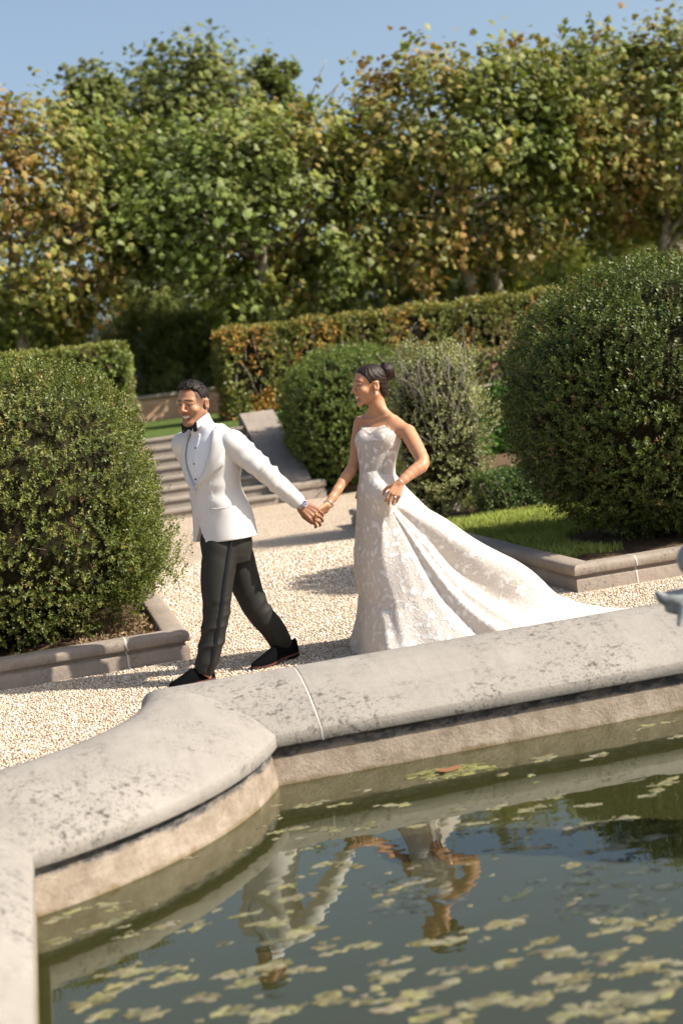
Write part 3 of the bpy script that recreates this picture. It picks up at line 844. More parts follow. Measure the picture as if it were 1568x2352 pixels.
def flare(q):     # shaggy lower right side of the left bush
    k = 1500
    t = q.random(k)
    p = np.c_[q.normal(.62, .13, k), q.uniform(9.45, 10.3, k), .32 + .75 * t]
    p[:, 0] += -.09 + .16 * np.exp(-((p[:, 2] - .62) / .22) ** 2) - .05
    d = np.c_[q.normal(.3, .3, k), q.normal(-.2, .4, k), q.uniform(.5, 1, k)]
    col = np.array([.12, .15, .03]) * q.uniform(.7, 1.25, (k, 1))
    return sprigs(p, d, .09 * q.uniform(.7, 1.4, k), 11, .024, .012, col, q, tipcol=(.2, .20, .05))
QB = 1.0
bush('boxwood_bush', 'broad shaggy clipped boxwood on the left, behind its kerb, paler green on top', 'boxwood', (-.42, 10.35, 1.02), (1.22, 1.2, 1.08), 2.7, int(17000 * QB), 21, zcut=.2, extra=flare, bump=.065, twigs=90,
     pal=[((.070, .088, .017), .45), ((.115, .118, .028), .32), ((.040, .062, .012), .15), ((.15, .10, .035), .04)])
bush('boxwood_bush', 'tall egg-shaped dark green boxwood in the right bed behind the bride\'s train', 'boxwood', (4.86, 10.4, 1.19), (1.22, 1.18, 1.07), 2.25, int(15000 * QB), 22, zcut=.2, bump=.05, twigs=70, leaf=(.028, .015), sl=.1,
     pal=[((.046, .070, .013), .5), ((.078, .096, .02), .28), ((.030, .052, .011), .16), ((.13, .075, .035), .04)])
bush('boxwood_bush', 'rounded boxwood between the groom and the bride, beside the stairs', 'boxwood', (4.80, 21.35, 1.1), (1.02, 1.0, 1.05), 2.6, int(7000 * QB), 23, leaf=(.04, .022), zcut=.12, bump=.06, twigs=20, nl=9, sl=.12,
     pal=[((.066, .10, .018), .6), ((.10, .125, .024), .3), ((.04, .07, .014), .1)])

# loose half-bare shrub behind the bride
def bare(q):
    return sprigs(np.array([[4.2, 14.4, 1.6]]), np.array([[0, 0, 1.]]), .1, 6, .03, .014, np.array([[.1, .12, .04]]), q)
q = np.random.default_rng(77); tb = MB()
for i in range(75):
    a = q.uniform(0, 6.28); p0 = np.array([4.17 + .2 * math.cos(a), 14.45 + .2 * math.sin(a), q.uniform(.5, 1.2)])
    d = unit(np.array([math.cos(a) * q.uniform(.1, .5), math.sin(a) * .35 - .25, q.uniform(.7, 1.3)]))
    Lg = q.uniform(.5, .9); p1 = p0 + d * Lg * .55 + q.normal(0, .05, 3); p2 = p0 + d * Lg + q.normal(0, .09, 3)
    p2[2] = min(p2[2], 2.05)
    tb.tube(smooth_line([p0, p1, p2], 5), np.linspace(.011, .003, 11), 4)
    for _ in range(2):
        e_ = p1 + q.normal(0, .12, 3) + [0, -.05, .28]; tb.tube(smooth_line([p1, (p1 + e_) / 2 + q.normal(0, .03, 3), e_], 3), np.linspace(.006, .002, 7), 4)
bare_tb = tb

sh = bush('twiggy_shrub', 'loose half-bare shrub with pale grey twigs behind the bride', 'shrub', (4.17, 14.5, .98), (.56, .55, .96), 2.3, 3200, 24, leaf=(.034, .015), zcut=.12, bump=.16, twigs=25, nl=9, sl=.13, pre=bare_tb, extra=bare,
          pal=[((.14, .15, .05), .5), ((.20, .195, .09), .3), ((.10, .12, .04), .2)], tip=(.24, .23, .11))

def leaf_box(name, lo, hi, count, seed, leaf, pal, label, cat, mat_=None, sl=.12, nl=8, bump=.04, top_pal=None, faces=('f', 't', 'l', 'r'), thin=0.0, core=True):
    """clipped hedge: sprigs over the faces of a box"""
    q = np.random.default_rng(seed); lo, hi = np.array(lo, float), np.array(hi, float); d = hi - lo
    ar = {'f': d[0] * d[2], 't': d[0] * d[1], 'l': d[1] * d[2], 'r': d[1] * d[2]}
    tot = sum(ar[k] for k in faces)
    Ps, Ns = [], []
    for k in faces:
        m_ = int(count * ar[k] / tot); u = q.random((m_, 3)); p = lo + u * d
        nv = {'f': (0, -1, 0), 't': (0, 0, 1), 'l': (-1, 0, 0), 'r': (1, 0, 0)}[k]
        if k == 'f': p[:, 1] = lo[1]
        if k == 't': p[:, 2] = hi[2]
        if k == 'l': p[:, 0] = lo[0]
        if k == 'r': p[:, 0] = hi[0]
        Ps.append(p); Ns.append(np.tile(np.array(nv, float), (m_, 1)))
    P, Nn = np.concatenate(Ps), np.concatenate(Ns)
    P = P + Nn * (bump * vnoise(P, 1.3, seed) - sl * .4 - np.where(q.random(len(P)) < .35, q.uniform(0, .15, len(P)), 0))[:, None]
    if thin: 
        k_ = ~((vnoise(P, 1.0, seed + 5) < -thin) & (Nn[:, 2] < .5) & (q.random(len(P)) < .75)); P, Nn = P[k_], Nn[k_]
    dirs = unit(Nn * .8 + [0, 0, .45] + q.normal(0, .4, P.shape))
    pc = np.array([p[0] for p in pal]); pw = np.array([p[1] for p in pal])
    # colour patches with vertical streaks
    sv = vnoise(P * [1, 1, .35], 1.1, seed + 2) * .5 + .5 + q.normal(0, .22, len(P))
    cum = np.cumsum(pw / pw.sum()); ci = np.clip(np.searchsorted(cum, np.clip(sv, 0, .999)), 0, len(pc) - 1)
    col = pc[ci] * q.uniform(.75, 1.25, (len(P), 1))
    col = col * 1.35
    if name == 'clipped_hedge' and lo[0] > 0:
        om = (vnoise(P * [1, 1, .5], 1.3, 77) > .5) & (P[:, 0] < lo[0] + 2.4) & (q.random(len(P)) < .75); col[om] = np.array([.46, .25, .06]) * q.uniform(.6, 1.2, (om.sum(), 1))
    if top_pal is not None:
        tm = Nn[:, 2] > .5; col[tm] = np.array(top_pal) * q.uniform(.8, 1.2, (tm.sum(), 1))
    V, F, C = sprigs(P, dirs, sl * q.uniform(.7, 1.3, len(P)), nl, leaf[0], leaf[1], col, q)
    ro = root(name, ((lo[0] + hi[0]) / 2, lo[1], lo[2]), label, cat)
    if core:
        b = MB(); b.box(lo + [.12, .12, 0], hi - [.12, .05, .12], .05); b.build('shaded_core', M_core, ro, smooth=False)  # solid box blocks see-through, its dark colour stands in for inner shade
    tb = MB()
    for i in range(int(d[0] * 7)):
        x = q.uniform(lo[0] + .05, hi[0] - .05); z = q.uniform(lo[2], lo[2] + max(.05, d[2] - .5))
        p0 = np.array([x, lo[1] + .06, z]); p1 = p0 + [q.normal(0, .12), -.06, q.uniform(.3, .7)]; p1[2] = min(p1[2], hi[2] - .05)
        tb.tube(smooth_line([p0, (p0 + p1) / 2 + q.normal(0, .03, 3), p1], 3), np.linspace(.012, .005, 7), 4)
    leafy('foliage', V, F, C, tb, (.30, .26, .2), mat_ or M_box, ro)
    return ro
HP = [((.15, .11, .05), .08), ((.18, .17, .05), .18), ((.11, .125, .03), .3), ((.15, .16, .04), .24), ((.15, .125, .065), .13), ((.30, .19, .045), .03)]
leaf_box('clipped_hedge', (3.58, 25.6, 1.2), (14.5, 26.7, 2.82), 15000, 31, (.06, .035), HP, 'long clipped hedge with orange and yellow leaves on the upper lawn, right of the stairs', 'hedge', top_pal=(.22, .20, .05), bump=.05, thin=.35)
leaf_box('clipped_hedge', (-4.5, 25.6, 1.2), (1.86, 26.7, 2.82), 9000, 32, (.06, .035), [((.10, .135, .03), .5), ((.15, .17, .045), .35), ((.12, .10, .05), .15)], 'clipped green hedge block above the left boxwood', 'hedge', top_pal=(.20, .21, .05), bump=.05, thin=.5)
leaf_box('flowering_hedge', (6.6, 24.2, 1.2), (14, 24.9, 1.82), 4200, 33, (.06, .035), [((.32, .15, .10), .25), ((.13, .15, .045), .45), ((.20, .15, .07), .3)], 'lower hedge with pinkish dry blooms in front of the long hedge', 'hedge', top_pal=(.20, .15, .07), bump=.08)
leaf_box('ivy', (3.99, 23.17, .1), (12, 23.29, 1.2), 5200, 34, (.085, .075), [((.06, .135, .022), .5), ((.09, .17, .03), .35), ((.04, .09, .02), .15)], 'bright green ivy covering the retaining wall beyond the bride', 'ivy', mat_=M_leaf, sl=.1, nl=6, faces=('f', 't'), core=False)
leaf_box('low_hedge', (4.35, 13.6, .13), (7.6, 14.1, .50), 4200, 35, (.03, .015), [((.05, .085, .02), .7), ((.075, .11, .028), .3)], 'low dark box hedge crossing the right bed behind the lawn', 'hedge', sl=.08)

# ---- grass in the right bed
def grass(name, pts, hgt, seed, base, w_=.004):
    q = np.random.default_rng(seed); k = len(pts)
    a = q.uniform(0, 6.28, k); h_ = hgt * q.uniform(.5, 1.2, k); ln = q.normal(0, .35, (k, 2)) * h_[:, None]
    P = np.c_[pts, np.full(k, .125)]
    wv = np.c_[np.cos(a), np.sin(a), np.zeros(k)] * w_
    mid = P + np.c_[ln * .35, h_ * .6]; top = P + np.c_[ln, h_]
    V = np.stack([P - wv, P + wv, mid + wv * .7, top, mid - wv * .7], 1).reshape(-1, 3)
    F = np.arange(k * 5).reshape(k, 5)
    c = np.array(base) * (1 + .25 * vnoise(np.c_[pts, np.zeros(k)], .8, seed)[:, None]) * q.uniform(.7, 1.3, (k, 1))
    return tag(mesh_np(name, V, F, M_leaf, col=np.repeat(np.clip(c, .01, 1), 5, 0)), kind='stuff')
q = np.random.default_rng(4)
gp = np.c_[q.uniform(3.61, 6.2, 46000), q.uniform(9.75, 13.35, 46000)]
gp = gp[(gp[:, 1] > 9.85 + .1 * np.sin(gp[:, 0] * 6)) & (np.hypot(gp[:, 0] - 4.86, gp[:, 1] - 10.4) > .9)]
gp2 = np.c_[q.uniform(4.5, 8.5, 16000), q.uniform(14.15, 15.8, 16000)]; gp = np.r_[gp, gp2]
grass('grass', gp, .07, 6, (.30, .34, .085))
q = np.random.default_rng(14)                       # dry leaves and chips on the bare soil of the left bed
k = 900; lp = np.c_[q.uniform(.1, .62, k), q.uniform(9.2, 10.2, k), q.uniform(.145, .165, k)]
V, F, C = sprigs(lp, q.normal(size=(k, 3)) * [1, 1, .3], .02, 2, .03, .014, np.array([[.24, .16, .095]]) * q.uniform(.4, 1.5, (k, 1)), q)
tag(mesh_np('leaf_litter', V, F, M_leaf, col=C), kind='stuff')

# ---- plane trees
STAR = np.array([(0, 0), (.2, -.06), (.5, .16), (.3, .34), (.47, .64), (.19, .6), (0, 1), (-.19, .6), (-.47, .64), (-.3, .34), (-.5, .16), (-.2, -.06)]) - [0, .4]
def leaves(P, Nn, size, col, q):
    k = len(P); Nn = unit(Nn)
    u = unit(np.cross(Nn, unit(q.normal(size=(k, 3))))); v = np.cross(Nn, u)
    s = size * q.uniform(.6, 1.2, (k, 1, 1))
    sag = -(STAR[:, 0] ** 2 * .55 + np.maximum(STAR[:, 1], 0) ** 2 * .3)
    V = P[:, None] + s * (STAR[None, :, :1] * u[:, None] + STAR[None, :, 1:] * v[:, None] + sag[None, :, None] * Nn[:, None])
    return V.reshape(-1, 3), np.arange(k * 12).reshape(k, 12), np.repeat(col, 12, 0)

M_bark, nt, bb = mat('plane_bark', rough=0.85, spec=0.15); n = N(nt)
n.l(n.ramp(n.noise(1, 4, .6, vec=n.scaled(5, 5, 2.2)), [(.38, (.10, .075, .05)), (.48, (.24, .195, .14)), (.56, (.40, .35, .27)), (.68, (.19, .16, .11))]), bb.inputs['Base Color'])
n.bump(n.noise(18, 5, .7), .7, .03, bb)

def plane_tree(x, y, zb, label, seed, green, top=8.75, rad=(2.75, 1.9), bot=4.1, clumps=210, per=54, size=.165, limbs=12, trunk=.17, name='plane_tree', cat='tree', group=None, gaps=.0):
    q = np.random.default_rng(seed)
    ro = root(name, (x, y, zb), label, cat, group)
    tb = MB(); hz = 3.7
    P = [(x + q.normal(0, .02), y, zb), (x + q.normal(0, .06), y, zb + 1.3), (x + q.normal(0, .08), y, hz), (x + q.normal(0, .15), y, 5.3), (x + q.normal(0, .25), y, 7.4)]
    tb.tube(smooth_line(P, 6), np.interp(np.linspace(0, 1, 25), [0, .1, .5, 1], [trunk * 1.35, trunk, trunk * .85, .03]), 10)
    lb = tb; Pl = smooth_line(P, 6)
    for i in range(limbs):
        a = q.uniform(0, 6.28) if i > 3 else [0.1, 3.0, -.3, 3.5][i]
        z0 = q.uniform(3.5, 6.2); b0 = Pl[np.argmin(abs(Pl[:, 2] - z0))]
        Lg = q.uniform(1.2, 2.4); up = q.uniform(.1, .9)
        e1 = b0 + np.array([math.cos(a) * Lg * .5, math.sin(a) * Lg * .4, Lg * .5 * up]); e2 = b0 + np.array([math.cos(a) * Lg, math.sin(a) * Lg * .7, Lg * up * .9]) + q.normal(0, .15, 3)
        lb.tube(smooth_line([b0, e1 + q.normal(0, .08, 3), e2], 5), np.linspace(.065, .016, 11), 6)
        for _ in range(3):
            e3 = e2 + q.normal(0, .5, 3) + [0, 0, .3]; lb.tube(smooth_line([e1, (e1 + e3) / 2 + q.normal(0, .1, 3), e3], 4), np.linspace(.03, .008, 9), 5)
    tb.build('trunk', M_bark, ro)
    c = np.array([x, y, (top + bot) / 2]); r = np.array([rad[0], rad[1], (top - bot) / 2])
    D = unit(q.normal(size=(clumps, 3))); rr = super_r(D, 4.0)
    C = c + D * (rr * q.uniform(.45, 1.0, clumps) ** .7)[:, None] * r
    C[:, 2] += .25 * vnoise(np.c_[C[:, :2], C[:, 2] * 0], .28, seed + 3)
    # lower skirt hangs unevenly
    low = C[:, 2] < bot + 1.2; C[low, 2] += .75 * vnoise(C[low], .3, seed + 4) - .15
    if gaps: C = C[(vnoise(C, .42, seed + 6) > -1 + gaps) & (vnoise(C, .75, seed + 16) > -.95 + gaps)]
    m_ = len(C)
    sp = q.uniform(.15, .33, (m_, 1, 1))
    P = (C[:, None] + q.normal(size=(m_, per, 3)) * sp).reshape(-1, 3)
    out = unit(P - c)
    Nn = unit(out * .55 + np.array([0.15, -.25, .55]) + q.normal(0, .55, P.shape))
    g = vnoise(P, .22, seed + 7) * .35 + vnoise(P, .8, seed + 8) * .22 + q.normal(0, .16, len(P)) + green
    edge = np.clip((np.abs((P - c) / r) ** 4).sum(1), 0, 1.3)
    g -= .12 * (edge - .6)
    stops = np.array([-.4, -.1, .15, .4, .7, 1.2])
    pal = np.array([(.235, .11, .04), (.26, .155, .052), (.235, .18, .05), (.20, .195, .046), (.16, .188, .042), (.115, .16, .036)])
    col = np.stack([np.interp(g, stops, pal[:, i]) for i in range(3)], 1) * q.uniform(.7, 1.25, (len(P), 1))
    # pale felted undersides
    pale = q.random(len(P)) < .16; col[pale] = col[pale] * .5 + np.array([.30, .32, .18]) * .5
    V, F, Cc = leaves(P, Nn, size, col, q)
    # shoots poking above the clipped top
    k = 26; sp0 = np.c_[q.uniform(x - rad[0], x + rad[0], k), q.uniform(y - rad[1], y + rad[1] * .5, k), np.full(k, top - .15) + q.normal(0, .1, k)]
    hh = q.gamma(2, .10, k); SP = (sp0[:, None] + np.linspace(0, 1, 9)[None, :, None] * np.c_[q.normal(0, .15, (k, 2)), hh][:, None]).reshape(-1, 3) + q.normal(0, .05, (k * 9, 3))
    gs = np.repeat(q.random(k) + green - .55, 9); cs = np.stack([np.interp(gs, stops, pal[:, i]) for i in range(3)], 1)
    V2, F2, C2 = leaves(SP, q.normal(size=SP.shape) + [0, -.5, .6], size * .85, cs, q)
    mesh_np('crown', np.r_[V, V2], np.r_[F, F2 + len(V)], M_leaf, ro, col=np.r_[Cc, C2], smooth=False)
    return ro
G1 = 'row of clipped plane trees'
plane_tree(.12, 30, 1.38, 'plane tree at the left edge, its leaves half brown', 41, .56, group=G1, top=8.0, bot=4.3, gaps=.22, clumps=240)
plane_tree(5.15, 30, 1.38, 'greenest plane tree, pale trunk standing behind the hedge end', 42, .86, group=G1, top=7.35, rad=(2.9, 1.9), bot=4.0, clumps=330, gaps=.25)
plane_tree(9.8, 30, 1.38, 'browning plane tree right of the greenest one', 43, .47, group=G1, top=8.3, bot=4.3, rad=(2.65, 1.9), gaps=.28, clumps=310)
plane_tree(14.4, 30, 1.38, 'browning plane tree rising above the right boxwood, thin dark trunk', 44, .46, group=G1, top=8.45, bot=4.5, rad=(2.7, 1.9), gaps=.25, clumps=310)
plane_tree(2.6, 36, 1.5, 'brownish plane tree in the second row between the first two trunks', 45, .4, top=7.3, bot=4.6, group=G1, clumps=150, per=38, rad=(3.0, 1.6), gaps=.15)
plane_tree(7.6, 36, 1.5, 'plane tree in the second row behind the greenest one', 46, .45, top=7.45, bot=4.6, group=G1, clumps=150, per=38, rad=(2.9, 1.6), gaps=.1)
plane_tree(12.6, 36, 1.5, 'plane tree in the second row with a pale thin trunk above the hedge', 47, .45, top=8.4, bot=4.9, group=G1, clumps=150, per=38, rad=(2.9, 1.6))
plane_tree(17.6, 36, 1.5, 'plane tree in the second row at the right edge', 48, .4, top=8.5, bot=4.8, group=G1, clumps=140, per=38, rad=(2.9, 1.6))

def far_tree(px, py, Y, wpx, label, seed, pal, hgt=.8, cl=150, per=40, size=.2, name='far_tree', cat='tree'):
    """rounded tree with its top at (px, py)"""
    q = np.random.default_rng(seed); t = J(px, py, Y); rx = wpx * Y / FPX / 2; rz = max(.6, (t[2] - 1.6) * hgt / 2)
    c = t - [0, 0, rz]; ro = root(name, (c[0], c[1], 1.6), label, cat)
    b = MB(); b.tube(smooth_line([(c[0], c[1], 1.5), (c[0] + .1, c[1], c[2] - rz * .4), (c[0], c[1], c[2] + rz * .3)], 5), np.linspace(.2, .06, 11), 8); b.build('trunk', M_twig, ro)
    D = unit(q.normal(size=(cl, 3))); C = c + D * (q.uniform(.35, 1, cl) ** .6)[:, None] * np.array([rx, rx, rz]) * (1 + .12 * vnoise(D, .8, seed))[:, None]
    P = (C[:, None] + q.normal(size=(cl, per, 3)) * .26 * rx / 1.8).reshape(-1, 3)
    Nn = unit(unit(P - c) * .6 + [0.1, -.2, .5] + q.normal(0, .5, P.shape))
    pc = np.array(pal); col = pc[q.integers(0, len(pc), cl)].repeat(per, 0) * q.uniform(.7, 1.25, (len(P), 1))
    V, F, Cc = leaves(P, Nn, size, col, q)
    mesh_np('crown', V, F, M_leaf, ro, col=Cc, smooth=False)
    return ro
far_tree(415, 92, 52, 380, 'tall rounded tree showing above the clipped row, highest on the left', 51, [(.15, .165, .05), (.19, .19, .065), (.12, .14, .04)], .55, 260, 40, .26)
far_tree(185, 138, 50, 170, 'small rounded treetop beside the tallest one at the left', 52, [(.16, .17, .055), (.13, .155, .045)], .4, 110, 40, .24)
far_tree(615, 122, 52, 150, 'treetop just peeping over the greenest plane tree', 53, [(.16, .17, .055), (.13, .155, .045)], .4, 100, 40, .24)

def pine(px, py, Y, wpx, label, seed, pal, group='evergreen shrubs behind the hedges', count=1500):
    q = np.random.default_rng(seed); t = J(px, py, Y); rx = wpx * Y / FPX / 2; H = t[2] - 1.35
    ro = root('evergreen_shrub', (t[0], t[1], 1.4), label, 'evergreen', group)
    k = 70; C = []
    for i in range(k):
        h_ = q.random() ** .8; a = q.uniform(0, 6.28); rr = rx * (1 - .75 * h_ ** 1.6) * q.uniform(.5, 1)
        C.append([t[0] + rr * math.cos(a), t[1] + rr * .8 * math.sin(a), 1.45 + h_ * (H - .15)])
    C = np.array(C); m_ = count // k
    P = (C[:, None] + q.normal(size=(k, m_, 3)) * [.2, .2, .13]).reshape(-1, 3)
    cen = np.array([t[0], t[1], 1.4 + H * .3])
    D = unit(P - cen) * .8 + [0, -.1, .7] + q.normal(0, .3, P.shape)
    pc = np.array(pal); col = pc[q.integers(0, len(pc), k)].repeat(m_, 0) * q.uniform(.75, 1.25, (len(P), 1))
    V, F, Cc = sprigs(P, D, .24 * q.uniform(.7, 1.3, len(P)), 14, .13, .020, col, q, spread=.7)
    mesh_np('foliage', V, F, M_box, ro, col=Cc)
    b = MB(); b.tube([(t[0], t[1], 1.35), (t[0] + .05, t[1], 1.4 + H * .5), (t[0], t[1], 1.4 + H * .9)], [.09, .06, .02], 6); b.build('trunk', M_twig, ro)
    return ro
PD = [(.19, .22, .06), (.23, .24, .07), (.14, .17, .05)]
PL = [(.24, .26, .04), (.20, .23, .04), (.28, .27, .055)]
pines = [(150, 720, 33, 330, PD, 'dark evergreen shrub behind the left hedge'), (330, 700, 34, 300, PD, 'dark evergreen shrub left of the pale gap'), (420, 745, 32.2, 260, PD, 'blue-green evergreen shrub above the groom'),
         (560, 690, 34, 240, PD, 'shaded evergreen shrub at the end of the long hedge'), (720, 640, 40, 260, PL, 'sunny yellow-green pine shrub right of the pale trunk'), (660, 550, 44, 260, PL, 'tall light pine glimpsed under the greenest crown'),
         (850, 600, 39, 300, PD, 'dark evergreen above the middle of the long hedge'), (970, 610, 38, 280, PD, 'dark evergreen right of the shrub with sunny sides'), (1130, 600, 38, 320, PL, 'light evergreen above the right part of the hedge'),
         (1280, 570, 40, 300, PL, 'yellowish evergreen left of the right boxwood top'), (1420, 540, 41, 300, PD, 'evergreen behind the top of the right boxwood'), (1550, 500, 42, 280, PD, 'evergreen at the right edge of the garden'), (20, 730, 36, 240, PL, 'small light evergreen at the left edge')]
for i, (x, y, Y, wd, pl, lb_) in enumerate(pines): pine(x, y, Y, wd, lb_, 60 + i, pl, count=3300)
# far wood closing the view under the crowns
q = np.random.default_rng(91); k = 8200
P = np.c_[q.uniform(5.5, 60, k), q.uniform(50, 58, k), 1.8 + 5.6 * q.random(k) ** .8 * (1 + .4 * vnoise(np.c_[np.linspace(0, 1, k), np.zeros((k, 2))], 3, 2))]
V, F, C = leaves(P, q.normal(0, .6, P.shape) + [0, -.5, .6], .6, np.array([[.09, .11, .035]]) * q.uniform(.6, 1.5, (k, 1)), q)
tag(mesh_np('far_wood', V, F, M_leaf, col=C, smooth=False), kind='stuff')
# ================================================================== people
def vnormals(V, F):
    a, b, c, d = (V[F[:, i]] for i in range(4))
    fn = np.cross(c - a, d - b)
    Nn = np.zeros_like(V)
    for i in range(4): np.add.at(Nn, F[:, i], fn)
    return unit(Nn)

def frame(yaw, pitch=0.0, tilt=(0, 0, 0)):
    """forward, left, up of something facing yaw degrees, nose raised by pitch degrees, up leaning by tilt"""
    y, p = R(yaw), R(pitch)
    f = np.array([math.cos(y) * math.cos(p), math.sin(y) * math.cos(p), math.sin(p)])
    u = np.array([0, 0, 1.0]) + np.array(tilt, float); u -= f * (u @ f); u /= np.linalg.norm(u)
    return f, np.cross(u, f), u

def skin_mat(name):
    mt, nt, b = mat(name, rough=0.48, spec=0.35, col=True); n = N(nt)
    b.inputs['Subsurface Weight'].default_value = 0.12
    b.inputs['Subsurface Radius'].default_value = (1.0, 0.35, 0.2)
    b.inputs['Subsurface Scale'].default_value = 0.012
    n.bump(n.noise(420, 3, .6), 0.12, 0.002, b)
    at = [x for x in nt.nodes if x.type == 'ATTRIBUTE'][0]
    n.l(n.mix(.16, at.outputs['Color'], n.ramp(n.noise(55, 5, .7), [(.3, .25), (.7, .75)]), 'OVERLAY'), b.inputs['Base Color'])
    return mt

class Head:
    def __init__(s, C, fr, sc, fem):
        s.C = np.array(C); s.f, s.l, s.u = fr; s.s = sc; s.fem = fem
        s.M = np.array([s.l, s.f, s.u])
    def w(s, x, y, z): return s.C + s.s * (x * s.l + y * s.f + z * s.u)
    def loc(s, P): return ((P - s.C) @ s.M.T) / s.s
    def carve(s, S):
        k, W, fem = s.s, s.w, s.fem
        E = lambda c, r, kk=.012, cut=False: S.ell(W(*c), np.array(r) * k, s.M, kk * k, cut)
        Q = lambda a, b, ra, rb, kk=.01, cut=False: S.rc(W(*a), W(*b), ra * k, rb * k, kk * k, cut)
        E((0, -.012, .036), (.077, .098, .086), .0)
        E((0, .026, -.022), (.064 if not fem else .060, .064, .086), .02)
        jw = .052 if not fem else .045
        for sg in (1, -1):
            Q((sg * jw, -.002, -.052), (sg * .02, .07, -.098), .023 if not fem else .018, .018 if not fem else .013, .018)
            E((sg * .043, .058, -.026), (.024, .026, .022), .014)           # cheeks lifted by the smile
            Q((sg * .008, .081, .030), (sg * .043, .068, .031), .013, .011, .012)   # brow
            E((sg * .033, .103, .008), (.017, .018, .0135), .010, True)     # eye socket
            E((sg * .0315, .0735, .0085), (.0145, .0145, .0135), .002)      # eyeball with lids
            Q((sg * .017, .083, .0165), (sg * .047, .074, .0145), .0055, .005, .004)   # upper lid fold
            E((sg * .0125, .099, -.027), (.0085, .011, .0075), .006)        # nostril wing
            ey_ = -.014 if fem else -.018; ez_ = -.012
            E((sg * .0778, ey_, ez_), (.011, .019, .030), .006)           # ear
            E((sg * .0795, ey_ - .003, ez_ + .024), (.009, .017, .010), .006)
            E((sg * .089, ey_ + .006, ez_ + .004), (.008, .009, .016), .005, True)
            Q((sg * .020, .088, -.040), (sg * .036, .072, -.070), .0035, .003, .006, True)   # smile fold
        nl = .116 if not fem else .111
        Q((0, .086, .022), (0, nl - .006, -.016), .0085, .0105, .008)
        E((0, nl - .006, -.0225), (.0125, .0125, .0105), .006)
        E((0, .079 if not fem else .077, -.103), (.022 if not fem else .016, .018, .017), .014)   # chin
        # mouth
        for sg in (1, -1):
            Q((0, .0945, -.0525), (sg * .026, .083, -.0515), .0065, .0045, .005)
            Q((0, .091, -.0745), (sg * .024, .080, -.0605), .0075, .004, .005)
            Q((0, .103, -.0625), (sg * .019, .094, -.0575), .0035, .0022, .002, True)
        E((0, .074, -.062), (.027, .016, .011), .001)
        Q((0, .099, -.036), (0, .097, -.048), .004, .004, .006, True)
    def colours(s, P, skin, brow, lip, stub=None):
        q = s.loc(P); x, y, z = q.T; c = np.tile(np.array(skin, float), (len(P), 1))
        face = (y > .03)
        def mixin(mk, colr, a=1.0): c[mk] = c[mk] * (1 - a) + np.array(colr) * a
        ax = np.abs(x)
        # warmth
        rosy = np.exp(-(((ax - .042) / .022) ** 2 + ((z + .026) / .02) ** 2)) * face
        c[:] = c * (1 - .25 * rosy[:, None]) + np.array([skin[0] * 1.12, skin[1] * .78, skin[2] * .72]) * .25 * rosy[:, None]
        if stub is not None:
            st = face & (z < -.030 - .35 * np.clip(ax - .03, 0, 1) * 0) & ((z < -.058 + .45 * (ax - .02)) | ((z < -.034) & (ax < .032)) | (ax > .05)) & (y > -.01)
            st |= (ax > .052) & (z < .03) & (z > -.09) & (y > -.022) & (y < .035)
            mixin(st, stub, .45)
        zb = .0335 - .35 * np.clip(ax - .028, 0, 1) + (.002 if s.fem else 0)
        th = (.0042 if not s.fem else .0032)
        mixin(face & (ax > .012) & (ax < .052) & (np.abs(z - zb) < th) & (y > .05), brow, .85)
        ey = ((ax - .0315) / .0145) ** 2 + ((z - .0075) / .0046) ** 2
        mixin(face & (ey < 1.5) & (y > .06), (.045, .022, .014), .8)
        mixin(face & (ey < .75) & (y > .06), (.34, .30, .27), .9)
        mixin(face & ((((x - np.sign(x) * .0315 - .002) / .0058) ** 2 + ((z - .0075) / .0052) ** 2) < 1) & (y > .06), (.02, .011, .007), .95)
        zm = -.0625 + 7.5 * ax ** 2
        lipm = face & (ax < .027) & (np.abs(z - zm) < .0125 - 10 * ax ** 2) & (y > .068)
        mixin(lipm, lip, .75)
        mixin(face & (ax < .0245) & (np.abs(z - zm - .0005) < .0048 - 6 * ax ** 2) & (y > .06), (.72, .68, .62), .95)
        mixin(face & (ax < .026) & (ax > .0215) & (np.abs(z - zm) < .003) & (y > .06), (.10, .03, .02), .6)
        mixin((z < -.024) & (z > -.034) & (ax > .004) & (ax < .012) & (y > .095), (.10, .04, .03), .6)
        return c, q

